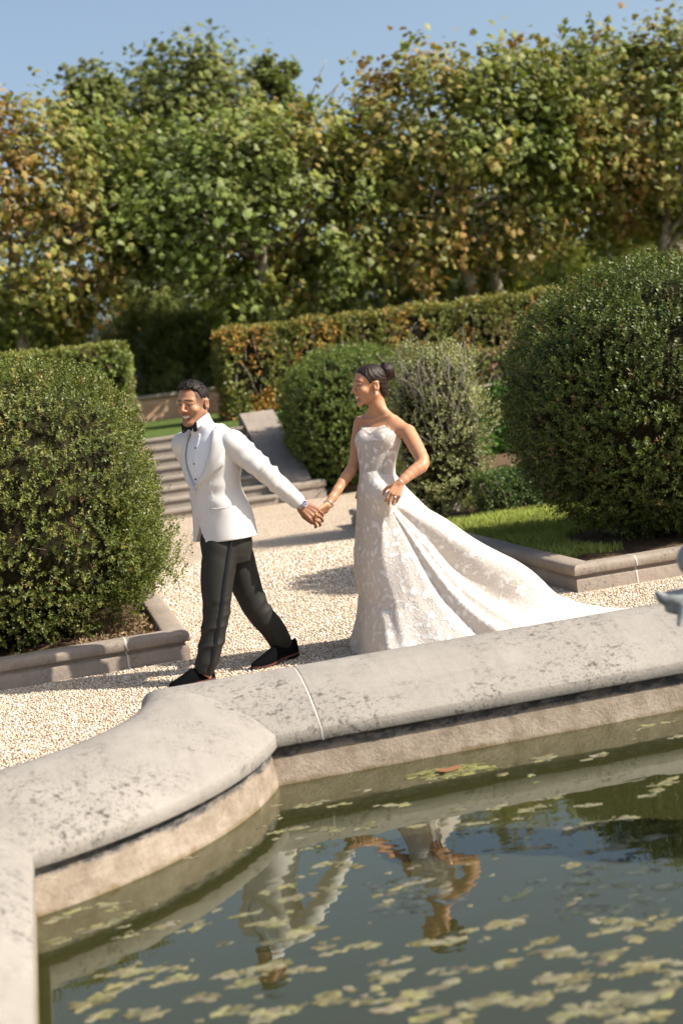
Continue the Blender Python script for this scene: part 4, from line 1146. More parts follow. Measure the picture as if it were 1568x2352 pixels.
def hand(S, wrist, palm_dir, out_dir, curls, sc=1.0, thumb=None, spread=.3, wr=.026, width=1.0):
    """palm_dir: wrist to knuckles; out_dir: from the palm's back outwards (dorsal); curls: per finger list of 3 bend angles in degrees"""
    d = unit(np.array(palm_dir, float)); o = np.array(out_dir, float); o = unit(o - d * (o @ d)); sd = np.cross(d, o)
    wrist = np.array(wrist, float); kn = []
    for i, t in enumerate((.034, .012, -.011, -.031)):
        base = wrist + d * (.088 - .004 * abs(i - 1.2)) * sc + sd * t * sc * width
        S.rc(wrist + sd * t * .55 * sc + d * .008 * sc, base, .0155 * sc, .0125 * sc, .008)
        kn.append(base)
    L = [(.042, .026, .021), (.046, .030, .022), (.043, .028, .022), (.034, .021, .019)]
    tips = []
    for i in range(4):
        p = kn[i]; ang = 0; dd = unit(d + sd * (.12 - .08 * i) * spread); rr = [.0098, .0090, .0082, .0070]
        for j in range(3):
            ang += curls[i][j]
            v = dd * math.cos(R(ang)) - o * math.sin(R(ang))
            p2 = p + v * L[i][j] * sc
            S.rc(p, p2, rr[j] * sc * (1 if i < 3 else .88), rr[j + 1] * sc * (1 if i < 3 else .88), .0025)
            p = p2
        tips.append(p)
    tb = wrist + d * .022 * sc + sd * .026 * sc - o * .006 * sc
    th = thumb or [(.75, .6, -.35), (.9, .15, -.3), (.95, -.1, -.3)]
    p = tb; rr = [.0155, .0118, .0105, .0085]
    S.rc(wrist, tb, .018 * sc, .0155 * sc, .01)
    for j, (a, b_, c_) in enumerate(th):
        v = unit(d * a + sd * b_ + o * c_); p2 = p + v * (.044, .032, .026)[j] * sc
        S.rc(p, p2, rr[j] * sc, rr[j + 1] * sc, .004); p = p2
    return kn, tips, p, sd

def shoe(name, parent, toe, heel, pitch, M_up, M_sole, bodyL=1.0):
    """slipper from a loft along its length"""
    toe, heel = np.array(toe, float), np.array(heel, float)
    d = heel - toe; L = np.linalg.norm(d); d /= L
    sd = unit(np.cross(d, [0, 0, 1])); up = np.cross(sd, d)
    T = np.array([0, .02, .06, .12, .2, .3, .4, .5, .57, .64, .75, .87, .95, .99, 1.0])
    Wd = np.interp(T, [0, .02, .06, .12, .2, .3, .42, .6, .8, .92, .98, 1], [.006, .018, .030, .040, .049, .053, .050, .040, .038, .037, .028, .010])
    H = np.interp(T, [0, .03, .1, .2, .35, .48, .56, .62, .75, .9, 1], [.017, .031, .043, .054, .070, .086, .086, .072, .070, .082, .094])
    th = np.linspace(0, math.pi, 17)
    g = []
    for t, w_, h_ in zip(T, Wd, H):
        base = toe + d * L * t + up * (.012 + .010 * max(0, 1 - t / .18) ** 2 + (.010 if t > .55 else .010 * min(1, max(0, (t - .35) / .2))))
        e_ = 2.6
        cx = np.sign(np.cos(th)) * np.abs(np.cos(th)) ** (2 / e_) * w_
        cz = np.abs(np.sin(th)) ** (2 / e_) * (h_ - .012)
        g.append(base[None] + sd[None] * cx[:, None] + up[None] * cz[:, None])
    b = MB(); G_ = np.array(g); b.grid(G_); b.add(G_[0], [np.array([list(range(17))])]); b.add(G_[-1], [np.array([list(range(16, -1, -1))])])
    o_ = b.build(name, M_up, parent)
    # sole and heel
    b = MB(); P1 = np.array([toe + d * L * t + sd * w_ * 1.04 for t, w_ in zip(T, Wd)]); P2 = np.array([toe + d * L * t - sd * w_ * 1.04 for t, w_ in zip(T, Wd)])
    lift = np.array([.010 * max(0, 1 - t / .18) ** 2 + .010 * min(1, max(0, (t - .35) / .2)) for t in T])
    ring = np.stack([P1 + up * lift[:, None], P2 + up * lift[:, None], P2 + up * (lift + .0118)[:, None], P1 + up * (lift + .0118)[:, None]], 1)
    b.grid(np.concatenate([ring, ring[:, :1]], 1))
    b.build('sole', M_sole, o_, smooth=False)
    hb = MB(); m0 = 9
    P = [toe + d * L * t + sd * s_ * w_ * 1.02 for t, w_, s_ in ((.76, .034, 1), (.9, .034, 1), (.985, .022, 1), (.985, .022, -1), (.9, .034, -1), (.76, .034, -1))]
    V = [p - up * .004 for p in P] + [p + up * .0125 for p in P]
    hb.add(V, [np.array([[i, (i + 1) % 6, (i + 1) % 6 + 6, i + 6] for i in range(6)]), np.array([list(range(5, -1, -1)), list(range(6, 12))])])
    hb.build('heel', M_up, o_, smooth=False)
    return o_

def cloth_mat(name, base, rough=.75, spec=.2, sheen=.1, weave=900, bump=.15, col=False):
    mt, nt, b = mat(name, base, rough, spec, col=col); n = N(nt)
    b.inputs['Sheen Weight'].default_value = sheen
    n.bump(n.noise(weave, 3, .7), bump, .0015, b)
    return mt

# ------------------------------------------------------------------ the groom
GY = 8.28
groom = root('person', J(530, 1535, GY) * [1, 1, 0], 'man in white dinner jacket and black bow tie striding left along the gravel', 'person')
M_gskin = skin_mat('skin_tanned')
gp_ = lambda x, y, Y=GY: J(x, y, Y)
gh = Head(gp_(444, 926, 8.27), frame(227, -7, (.10, -.02, 0)), 1.03, False)
nb = gp_(469, 990, 8.30)
Lsh, Lel, Lwr = gp_(534, 1018, 8.14), gp_(610, 1085, 8.07), gp_(690, 1158, 8.13)
Rsh, Rel, Rwr = gp_(424, 1022, 8.44), gp_(462, 1110, 8.60), gp_(500, 1185, 8.56)
Lhip, Lkn, Lan = gp_(508, 1262, 8.19), gp_(497, 1403, 8.15), gp_(471, 1540, 8.125)
Rhip, Rkn, Ran = gp_(540, 1264, 8.36), gp_(589, 1398, 8.37), gp_(650, 1488, 8.43)
S = SDF(np.min([gh.C, Lwr, Rwr, Lan, Ran, Rsh], 0) - [.3, .2, .16], np.max([gh.C, Lwr, Rwr, Lan, Ran], 0) + [.22, .14, .2], .0042)
gh.carve(S)
S.rc(gh.w(0, -.022, -.055), nb, .060, .052, .012)
trunk_rows = [(gp_(517, 1255)[2], *gp_(520, 1255)[:2], .15, .10, 203), (gp_(492, 1125)[2], *gp_(494, 1125)[:2], .13, .075, 212), (gp_(484, 1050)[2], *gp_(486, 1050)[:2], .15, .085, 220), (gp_(478, 1005)[2], *gp_(480, 1005)[:2], .10, .045, 216)]
S.loft(trunk_rows, .03)
for sh_, el_, wr_ in ((Lsh, Lel, Lwr), (Rsh, Rel, Rwr)):
    S.rc(nb, sh_, .030, .040, .012); S.chain([sh_, el_, wr_], [.055, .043, .0295], .01)
for hp, kn_, an_ in ((Lhip, Lkn, Lan), (Rhip, Rkn, Ran)): S.chain([hp, kn_, an_], [.08, .055, .036], .015)
S.rc(Lan, Lan + [.02, 0.01, -.06], .034, .028, .01)
S.rc(Ran, Ran + [.03, 0, -.05], .033, .027, .01)
# his left hand, knuckles towards the camera, fingers closing over hers
cam_d = unit(np.array([0, 0, CAM_H]) - Lwr)
hd = unit(gp_(720, 1180, 8.105) - Lwr)
kn_g, tips_g, _, sdg = hand(S, Lwr, hd, cam_d + np.array([.1, 0, .35]), [(24, 42, 30), (22, 40, 30), (20, 38, 30), (18, 38, 30)], 1.12, thumb=[(.7, .15, -.7), (.9, -.1, -.5), (.9, -.1, -.4)])
hand(S, Rwr, unit(np.array([.1, 0, -1.])), np.array([-.6, .5, 0]), [(20, 25, 15)] * 4, 1.0)
V, F = S.mesh(1)
GSK = (.385, .195, .112)
col, q = gh.colours(V, GSK, (.03, .018, .012), (.42, .17, .12), stub=(.15, .085, .055))
x, y, z = q.T
head_m = (V[:, 2] > nb[2] - .02)
body_m = ~head_m
col[body_m] = np.array(GSK) * np.array([.92, .88, .86])
hm = np.linalg.norm(V - Lwr, axis=1) < .25; col[hm] = np.array([.25, .112, .058])
nails = np.zeros(len(V), bool)
for t in tips_g: nails |= np.linalg.norm(V - (t + cam_d * .006), axis=1) < .0075
col[nails] = (.58, .36, .28)
fade = head_m & (y < .05) & (z > -.04 + .5 * np.clip(y + .02, 0, 1)) & (np.abs(x) < .0835)
fade &= ~((np.abs(x) > .072) & (y > -.042) & (y < .008) & (z < .028))
fz = np.clip((z + .03) / .07, 0, 1)
col[fade] = col[fade] * (1 - .85 * fz[fade, None]) + np.array([.035, .025, .02]) * .85 * fz[fade, None]
body = mesh_np('body', V, F, M_gskin, groom, col=col)
FACE_N = len(V)

def hair_mat(name, c0, c1, rough=.45):
    mt, nt, b = mat(name, c0, rough, .22); n = N(nt)
    f = n.noise(1, 4, .6, vec=n.scaled(90, 90, 30)); n.l(n.ramp(f, [(.35, c0), (.7, c1)]), b.inputs['Base Color'])
    n.bump(n.noise(1, 4, .7, vec=n.scaled(260, 260, 70)), .5, .006, b)
    return mt
# short dark hair, longer on top
SH = SDF(gh.C - .19, gh.C + .19, .0042)
SH.ell(gh.w(0, -.010, .038), np.array([.0815, .1015, .0925]) * gh.s, gh.M, 0)
SH.ell(gh.w(0, .012, .084), np.array([.064, .072, .046]) * gh.s, gh.M, .02)
def hl(x_, y_, z_):
    P = np.stack(np.broadcast_arrays(x_, y_, z_), -1); L_ = gh.loc(P); X_, Y_, Z_ = L_[..., 0], L_[..., 1], L_[..., 2]
    line = np.interp(Y_, [-.12, -.055, -.042, -.034, .0, .016, .026, .036, .048, .062, .082, .11], [-.045, -.035, -.02, .028, .026, .022, .048, .075, .094, .092, .093, .10])
    wav = .004 * vnoise(L_, 26, 5)
    return (Z_ - line) * .7 + wav
SH.put(lambda x_, y_, z_: hl(x_, y_, z_), gh.C - .18, gh.C + .18, .006, cut=True)
V, F = SH.mesh(1); Nn = vnormals(V, F); L_ = gh.loc(V)
top_ = np.clip((L_[:, 2] - .05) / .06, 0, 1)
V = V + Nn * (top_ * (.0022 * vnoise(L_ * [1, .6, 1], 38, 3) + .0022 * vnoise(L_, 80, 4) - .002))[:, None]
hair_o = mesh_np('hair', V, F, hair_mat('short_hair', (.007, .005, .004), (.024, .016, .012)), groom)

V0, N0 = V, vnormals(V, F); qh = np.random.default_rng(6); tb = MB()
Lc = gh.loc(V0); cand = np.where((Lc[:, 2] > .07))[0]
for i in qh.choice(cand, 420):
    d = unit(N0[i] * .8 + gh.f * .25 + qh.normal(0, .45, 3)); p = V0[i] - N0[i] * .002
    tb.tube([p, p + d * .007, p + d * .012 + gh.f * .002], [.0013, .0010, .0004], 4, cap=False)
tb.build('loose_strands', hair_o.data.materials[0], hair_o)

# trousers
M_tr = cloth_mat('black_wool', (.04, .038, .032), .6, .25, .0, col=True)
S = SDF(np.min([Lan, Ran, Lhip], 0) - [.14, .14, .06], np.max([Lhip, Rhip, Ran], 0) + [.14, .12, .14], .0055)
S.loft([(gp_(517, 1285)[2] - .02, *gp_(520, 1285)[:2], .165, .125, 203), (gp_(517, 1250)[2], *gp_(520, 1250)[:2], .185, .14, 203), (gp_(510, 1205)[2], *gp_(512, 1205)[:2], .175, .13, 205)], .03)
def leg(h_, k_, a_, rr):
    m1 = h_ * .5 + k_ * .5 + np.array([-.01, 0, 0]); m2 = k_ * .45 + a_ * .55 + np.array([.012, 0, 0])
    P = smooth_line([h_, m1, k_, m2, a_], 4); S.chain(P, np.interp(np.linspace(0, 1, len(P)), [0, .25, .5, .75, 1], rr), .02)
leg(Lhip, Lkn, Lan + [.0, 0, .012], [.104, .090, .074, .067, .058]); leg(Rhip, Rkn, Ran + [0.0, 0, .012], [.10, .088, .073, .067, .060])
for an_, ax_, hm_ in ((Lan, unit(Lkn - Lan), .024), (Ran, unit(Rkn - Ran), .004)):     # flat hems
    S.put(lambda x_, y_, z_, an_=an_, ax_=ax_, hm_=hm_: ((x_ - an_[0]) * ax_[0] + (y_ - an_[1]) * ax_[1] + (z_ - an_[2]) * ax_[2] + hm_), an_ - .09, an_ + [.09, .09, .02], .004, cut=True)
V, F = S.mesh(1); Nn = vnormals(V, F)
def limb_folds(V, Nn, A, B, centre, width, amp, freq, seed):
    ax_ = unit(B - A); t = (V - A) @ ax_ / np.linalg.norm(B - A)
    d = V - A - ((V - A) @ ax_)[:, None] * ax_; ang = np.arctan2(d[:, 1], d[:, 0] if abs(ax_[0]) < .9 else d[:, 2])
    w_ = np.exp(-((t - centre) / width) ** 2)
    return w_ * amp * (2.0 * (1 - np.abs(np.sin(.5 * (freq * t + 1.9 * np.sin(ang + seed) + seed)))) ** 1.4 * (.55 + .45 * np.sin(ang * 1.0 + seed * 3)) - .5 + .5 * vnoise(np.c_[t * 3, np.cos(ang) * .6, np.sin(ang) * .6], 1.2, int(seed * 10)))
near_L = np.linalg.norm(V - Lkn, axis=1) < .62
isL = (np.abs((V - (Lhip + Lkn) / 2)[:, 1] - 0) < 9) & (V[:, 1] < 8.27)
dL = limb_folds(V, Nn, Lkn, Lan, .45, .38, .0060, 21, 1.2) + limb_folds(V, Nn, Lhip, Lkn, .95, .2, .0045, 24, .4) + limb_folds(V, Nn, Lhip, Lkn, .15, .15, .004, 26, 2.0)
dR = limb_folds(V, Nn, Rkn, Ran, .1, .22, .0032, 22, 2.3) + limb_folds(V, Nn, Rhip, Rkn, .8, .2, .0035, 20, .9)
V = V + Nn * np.where(V[:, 1] < 8.27, dL, dR)[:, None]
col = np.tile(np.array([.021, .020, .016]), (len(V), 1))
sp_ = smooth_line([gp_(532, 1240, 8.10), gp_(527, 1265, 8.09), gp_(516, 1340, 8.07), gp_(510, 1390, 8.075), gp_(500, 1453, 8.07), gp_(482, 1540, 8.08)], 8)
dd = np.min(np.linalg.norm((V[:, None, [0, 2]] - sp_[None][:, :, [0, 2]]), axis=2), 1)
trousers = mesh_np('trousers', V, F, M_tr, groom, col=col)
strip = []
for p in sp_:
    m_ = np.where((np.abs(V[:, 0] - p[0]) < .011) & (np.abs(V[:, 2] - p[2]) < .011))[0]
    if len(m_) == 0: continue
    strip.append([p[0], V[m_, 1].min() - .0035, p[2]])
strip = np.array(strip); strip[1:-1, 1] = (strip[:-2, 1] + strip[1:-1, 1] + strip[2:, 1]) / 3
tg = unit(np.gradient(strip, axis=0)); wv = unit(np.cross(tg, [0, 1, 0])) * .0105
b = MB(); b.grid(np.stack([strip - wv * 1.1 + [0, .006, 0], strip - wv, strip + wv, strip + wv * 1.1 + [0, .006, 0]], 1)); b.build('satin_stripe', mat('black_stripe', (.006, .006, .008), .4, .4)[0], trousers)

# dinner jacket
rows_j = [(gp_(515, 1236)[2], *gp_(518, 1236)[:2], .215, .170, 207), (gp_(510, 1185)[2], *gp_(512, 1185)[:2], .198, .158, 208), (gp_(493, 1122)[2], *gp_(495, 1122)[:2], .172, .138, 208),
          (gp_(486, 1055)[2], *gp_(489, 1055)[:2], .197, .146, 211), (gp_(481, 1018)[2], *gp_(486, 1018)[:2], .192, .126, 213), (gp_(478, 997)[2], *gp_(482, 997)[:2], .15, .100, 214), (gp_(473, 978)[2], *gp_(479, 976)[:2], .085, .082, 215)]
zb_ = gp_(447, 1122)[2]; zt_ = rows_j[-1][0]
RJ = smooth_line(np.array(sorted(rows_j)), 12)
def jl(x_, y_, z_):
    c_ = lambda i: np.interp(z_, RJ[:, 0], RJ[:, i])
    an = np.radians(c_(5)); dx, dy = x_ - c_(1), y_ - c_(2)
    return -dx * np.sin(an) + dy * np.cos(an), dx * np.cos(an) + dy * np.sin(an), c_(3), c_(4)
HV = (np.array([0, .05, .12, .20, .28, .36]) + zb_, np.array([0.0, .046, .096, .122, .116, .092]))
LW = (np.array([0, .05, .13, .22, .30, .40]) + zb_, np.array([0.004, .055, .086, .092, .080, .060]))
def sstep(a, b_, v): t = np.clip((v - a) / (b_ - a), 0, 1); return t * t * (3 - 2 * t)
def jmod(x_, y_, z_, l, f):
    hv = np.interp(z_, *HV); lw = np.interp(z_, *LW)
    e_ = np.abs(l) - hv
    lap = (1 - sstep(lw - .003, lw + .003, e_)) * (f > -.02) * (z_ > zb_ + .004) * (z_ < zt_ - .015)
    over = sstep(-.022, -.016, l) * (1 - sstep(.0, .07, l)) * (f > 0) * (1 - sstep(zb_ - .04, zb_ + .01, z_))
    return -.002 * lap - .005 * over
S = SDF([min(Rsh[0], gh.C[0]) - .22, 7.9, rows_j[0][0] - .05], [Lwr[0] + .08, 8.85, zt_ + .08], .0052)
S.loft(rows_j, .0, n=2.15, mod=jmod)
S.rc(nb + [.02, .02, -.02], Lsh + [-.004, .0, -.004], .064, .070, .03); S.rc(nb + [.01, 0.01, -.02], Rsh, .066, .072, .03)
# front opening, cut before the sleeves go on
def vcut(x_, y_, z_):
    l, f, a_, b_ = jl(x_, y_, z_); hv = np.interp(z_, *HV)
    return np.maximum(np.maximum(np.abs(l) - hv, .015 - f), np.maximum(zb_ - z_, z_ - zt_ - .2))
S.put(vcut, np.array([Rsh[0] - .15, 7.95, zb_ - .02]), np.array([Lsh[0] + .1, 8.6, zt_ + .08]), .003, cut=True)
S.rc(gh.w(0, -.02, -.05), nb, .066, .071, .004, cut=True)
def lcut(x_, y_, z_):       # the fronts curve away below the button
    l, f, a_, b_ = jl(x_, y_, z_); t = np.clip((zb_ - .16 - z_) / .14, 0, 1)
    return np.maximum(np.abs(l + .02) - .055 * t ** 2.2, .03 - f)
S.put(lcut, np.array([Rsh[0] - .15, 7.9, rows_j[0][0] - .05]), np.array([Lsh[0] + .1, 8.6, zb_ - .15]), .008, cut=True)
mA = Lsh * .5 + Lel * .5; mF = Lel * .5 + Lwr * .5
S.chain(smooth_line([Lsh + [.0, -.004, 0], mA, Lel, mF, Lwr - unit(Lwr - Lel) * .012], 4), np.interp(np.linspace(0, 1, 17), [0, .25, .5, .75, 1], [.079, .071, .061, .054, .045]), .007)
S.put(lambda x_, y_, z_: -((x_ - Lwr[0]) * hd_[0] + (y_ - Lwr[1]) * hd_[1] + (z_ - Lwr[2]) * hd_[2] + .014) if False else .014 * 0 + -((x_ - Lwr[0]) * hd_[0] + (y_ - Lwr[1]) * hd_[1] + (z_ - Lwr[2]) * hd_[2] + .012), Lwr - .07, Lwr + .09, .002, cut=True) if False else None
hd_ = unit(Lwr - Lel)
S.put(lambda x_, y_, z_: -(((x_ - Lwr[0]) * hd_[0] + (y_ - Lwr[1]) * hd_[1] + (z_ - Lwr[2]) * hd_[2]) + .010), Lwr - .075, Lwr + .09, .002, cut=True)
S.chain([Rsh, Rel, Rwr], [.078, .066, .05], .016)
V, F = S.mesh(1); Nn = vnormals(V, F)
dsl = limb_folds(V, Nn, Lsh, Lel, 1.0, .28, .0095, 21, .8) + limb_folds(V, Nn, Lsh, Lel, .40, .30, .0075, 25, 2.2) + limb_folds(V, Nn, Lel, Lwr, .40, .30, .006, 20, 1.6)
arm_m = np.clip((np.minimum(np.abs((V - Lsh) @ unit(Lel - Lsh)), 1)) * 0 + sstep(.0, .06, (V - Lsh) @ unit(Lwr - Lsh)), 0, 1) * (V[:, 0] > Lsh[0] - .03)
arm_m *= np.exp(-np.clip(np.linalg.norm(np.cross(V - Lel, unit(Lwr - Lsh)), axis=1) - .08, 0, 1) / .03)
l_, f_, _, _ = jl(V[:, 0], V[:, 1], V[:, 2])
# drag lines from the button and across the waist
rb = np.hypot(l_, (V[:, 2] - zb_) * 1.0); ab_ = np.arctan2(V[:, 2] - zb_, l_)
drag = (1 - arm_m) * np.exp(-((rb - .13) / .11) ** 2) * np.sin(ab_ * 9 + 1) * .0035 * (f_ > -.03) * (np.abs(l_) > np.interp(V[:, 2], *HV) + .07)
wst = (1 - arm_m) * .004 * vnoise(np.c_[l_ * .5, f_ * .5, V[:, 2] * 1.0], 4.5, 8) * np.exp(-((V[:, 2] - zb_ + .02) / .2) ** 2) * (np.abs(l_) > np.interp(V[:, 2], *HV) + .07)
V = V + Nn * (dsl * arm_m + drag + wst)[:, None]
M_jk = cloth_mat('ivory_wool', (.60, .575, .545), .75, .15, .05)
jacket = mesh_np('jacket', V, F, M_jk, groom)

# shirt
rows_s = [(r[0], r[1], r[2], r[3] - .009, r[4] - .015, r[5]) for r in rows_j]
S = SDF(gh.C - [.26, .32, .62], gh.C + [.3, .28, -.03], .0048)
S.loft([r for r in rows_s if r[0] > zb_ - .25], 0, n=2.1)
S.rc(gh.w(0, -.018, -.085), nb + [0, 0, .0], .066, .074, .012)
def plk(x_, y_, z_):
    l, f, a_, b_ = jl(x_, y_, z_); return np.maximum(np.maximum(np.abs(l + .003) - .017, np.abs(f - np.interp(z_, [r[0] for r in rows_s], [r[4] for r in rows_s])) - .006), np.maximum(zb_ - .05 - z_, z_ - zt_ + .04))
S.put(plk, gh.C - [.25, .3, .4], gh.C + [.2, .2, -.1], .002)
S.rc(gh.w(0, -.016, -.05), gh.w(0, -.016, -.02), .07, .09, .001, cut=True)
V, F = S.mesh(1)
M_sh = cloth_mat('white_cotton', (.70, .71, .74), .75, .15, .0)
shirt = mesh_np('shirt', V, F, M_sh, groom)
# collar: a stand round the neck with two points falling over the tie
nf = frame(219, 0)[0]; nl_ = frame(219, 0)[1]
b = MB(); th = np.linspace(-2.75, 2.75, 41)
cc = gh.w(0, -.016, -.105); rowsC = []
for hgt, rr in ((.034, .066), (.040, .071), (.022, .077), (-.004, .082)):
    pts = []
    for t in th:
        tt = math.pi - t if False else t
        ang = tt + math.pi                                   # opening at the front
        ptx = max(0, (abs(t) - 1.9) / .85) if hgt < 0.03 else 0
        dirv = -nf * math.cos(t) + nl_ * math.sin(t)
        pts.append(cc + dirv * (rr + .012 * ptx) + np.array([0, 0, hgt - .020 * (1 - math.cos(t)) / 2 - (.030 * ptx if hgt < 0 else 0)]))
    rowsC.append(pts)
b.grid(np.array(rowsC)); b.build('collar', M_sh, shirt)
def on_front(l, z, off=0.0):
    """a point on the front of the shirt"""
    c_ = [np.interp(z, RJ[:, 0], RJ[:, i]) for i in range(1, 6)]; an = R(c_[4]); a_, b_ = c_[2] - .009, c_[3] - .015
    f = b_ * max(0, 1 - abs(l / a_) ** 2.1) ** (1 / 2.1) + off
    return np.array([c_[0] + f * math.cos(an) - l * math.sin(an), c_[1] + f * math.sin(an) + l * math.cos(an), z])
M_black = mat('black_satin', (.006, .006, .007), .5, .2)[0]
for zz_ in (zb_ + .235, zb_ + .145, zb_ + .055):
    b = MB(); p = on_front(-.003, zz_, .006); Vi, Fi = icosa(); b.add(p + Vi * .0058, Fi); b.build('stud', M_black, shirt)
# bow tie: a knot and two flared wings with notched ends
bt = cc + nf * .088 + np.array([0, 0, -.030]); b = MB(); up_ = np.array([0, 0, 1.])
def pl_(pts, t0, t1):
    k = len(pts); V = [bt + nl_ * x_ + up_ * z_ + nf * (t1 - .55 * abs(x_) ** 1.0 * .5) for x_, z_ in pts] + [bt + nl_ * x_ + up_ * z_ + nf * (t0 - .55 * abs(x_) * .5) for x_, z_ in pts]
    b.add(V, [np.array([list(range(k))]), np.array([list(range(2 * k - 1, k - 1, -1))]), np.array([[(i + 1) % k, i, i + k, (i + 1) % k + k] for i in range(k)])])
for sg in (1, -1):
    w_ = [(.006, .008), (.024, .017), (.046, .027), (.060, .024), (.058, .004), (.060, -.024), (.046, -.030), (.024, -.019), (.006, -.009)]
    pl_([(sg * x_, z_) for x_, z_ in w_], -.004, .007); pl_([(sg * x_ * .86, z_ * .8) for x_, z_ in w_], -.012, -.006)
pl_([(-.010, .010), (.010, .010), (.011, 0), (.010, -.011), (-.010, -.011), (-.011, 0)], -.002, .013)
b.build('bow_tie', M_black, groom, smooth=False)
# shawl lapels, rolled back from the opening and running round the neck
def front_pt(l, z, off):
    c_ = [np.interp(z, RJ[:, 0], RJ[:, i]) for i in range(1, 6)]; an = R(c_[4]); l = float(np.clip(l, -.92 * c_[2], .92 * c_[2])); f = c_[3] * max(.0, 1 - min(.999, abs(l / c_[2])) ** 2.15) ** (1 / 2.15)
    p = np.array([c_[0] + f * math.cos(an) - l * math.sin(an), c_[1] + f * math.sin(an) + l * math.cos(an), z])
    n_ = unit(np.array([math.cos(an) * f - math.sin(an) * l, math.sin(an) * f + math.cos(an) * l, 0])); return p + n_ * off
for sg in (1, -1):
    b = MB(); g = []
    for z in np.linspace(zb_ + .006, zt_ - .012, 40):
        hv = np.interp(z, *HV); lw = np.interp(z, *LW); row = []
        for t, of in ((-.06, -.004), (-.03, .006), (.06, .012), (.3, .0135), (.6, .0135), (.9, .0125), (.985, .0105), (1.0, .006), (1.0, -.004)):
            row.append(front_pt(sg * (hv + lw * t), z, of + (.003 if sg > 0 else 0)))
        g.append(row)
    G_ = np.array(g); b.grid(G_ if sg < 0 else G_[:, ::-1]); b.build('lapel', M_jk, jacket)
# jacket button and pocket welt
b = MB(); Vi, Fi = icosa(); p = on_front(.0, zb_ - .012, .030); an = R(np.interp(zb_, RJ[:, 0], RJ[:, 5])); nrm = np.array([math.cos(an), math.sin(an), 0])
Vb = Vi * .0105; Vb = Vb - np.outer(Vb @ nrm, nrm) * .6; b.add(p + Vb, Fi); b.build('button', cloth_mat('ivory_button', (.62, .58, .52), .4, .4), jacket)
def on_jacket(l, z, off):
    c_ = [np.interp(z, RJ[:, 0], RJ[:, i]) for i in range(1, 6)]; an = R(c_[4]); f = c_[3] * max(0, 1 - abs(l / c_[2]) ** 2.15) ** (1 / 2.15)
    p = np.array([c_[0] + f * math.cos(an) - l * math.sin(an), c_[1] + f * math.sin(an) + l * math.cos(an), z])
    n_ = np.array([math.cos(an) * f - math.sin(an) * l, math.sin(an) * f + math.cos(an) * l, 0]); return p + unit(n_) * off
b = MB(); zp = gp_(540, 1156)[2]
b.tube([on_jacket(t, zp + .0 + .004 * math.sin(t * 30), .0012) for t in np.linspace(.085, .185, 9)], .0030, 6); b.build('pocket_welt', M_jk, jacket)

for l0, za, zc in ((.105, .16, -.10), (-.115, .14, -.12)):
    b = MB(); b.tube([on_jacket(l0 + .012 * t, zb_ + za + (zc - za) * t, .0004) for t in np.linspace(0, 1, 16)], .0016, 4); b.build('dart_seam', M_jk, jacket)
# wrist watch
ax_ = unit(Lwr - Lel) * .6 + hd * .4; ax_ = unit(ax_); wc = Lwr + ax_ * .008; e1 = unit(cam_d + np.array([.25, 0, .45]) - ax_ * ((cam_d + np.array([.25, 0, .45])) @ ax_)); e2 = np.cross(ax_, e1)
M_steel = mat('steel', (.42, .42, .43), .42, .4)[0]; M_steel.node_tree.nodes['Principled BSDF'].inputs['Metallic'].default_value = .9
b = MB(); th = np.linspace(0, 2 * math.pi, 33)[:-1]
rg = [[wc + (e1 * math.cos(t) * .033 + e2 * math.sin(t) * .034) * s_ + ax_ * o_ for s_, o_ in ((1.0, -.010), (1.07, -.008), (1.07, .008), (1.0, .010))] for t in th]
b.grid(np.array(rg), close_u=True); watch = b.build('wrist_watch', M_steel, groom, smooth=False)
b = MB(); p = wc + e1 * .034; b.tube([p, p + e1 * .010], .0185, 24); b.build('case', M_steel, watch, smooth=False)
b = MB(); b.tube([p + e1 * .0101, p + e1 * .0112], .0165, 24); b.build('dial', mat('watch_dial', (.03, .05, .10), .6, .15)[0], watch, smooth=False)
b = MB()
for a, L_ in ((.5, .011), (2.4, .008)): b.tube([p + e1 * .0118, p + e1 * .0118 + (e2 * math.cos(a) + ax_ * math.sin(a)) * L_], .0012, 4)
for k in range(12):
    v = e2 * math.cos(k * math.pi / 6) + ax_ * math.sin(k * math.pi / 6); b.tube([p + e1 * .0116 + v * .0125, p + e1 * .0116 + v * .0152], .0011, 4)
b.build('hands_and_markers', mat('white_marker', (.8, .8, .8), .4)[0], watch)

M_velvet = cloth_mat('black_velvet', (.004, .004, .0045), .95, .04, .0)
M_sole = mat('pink_sole', (.10, .035, .03), .5, .3)[0]
tL, hL = gp_(388, 1567, 8.09), gp_(497, 1576, 8.15); tL[2] = hL[2] = .004
shoe('shoe', groom, tL + [0, 0, .004], hL + [0, 0, .004], 0, M_velvet, M_sole)
tR, hR = gp_(580, 1543, 8.27), gp_(686, 1514, 8.44); tR[2] = .006; hR[2] = .022
shoe('shoe', groom, tR, hR, 0, M_velvet, M_sole)

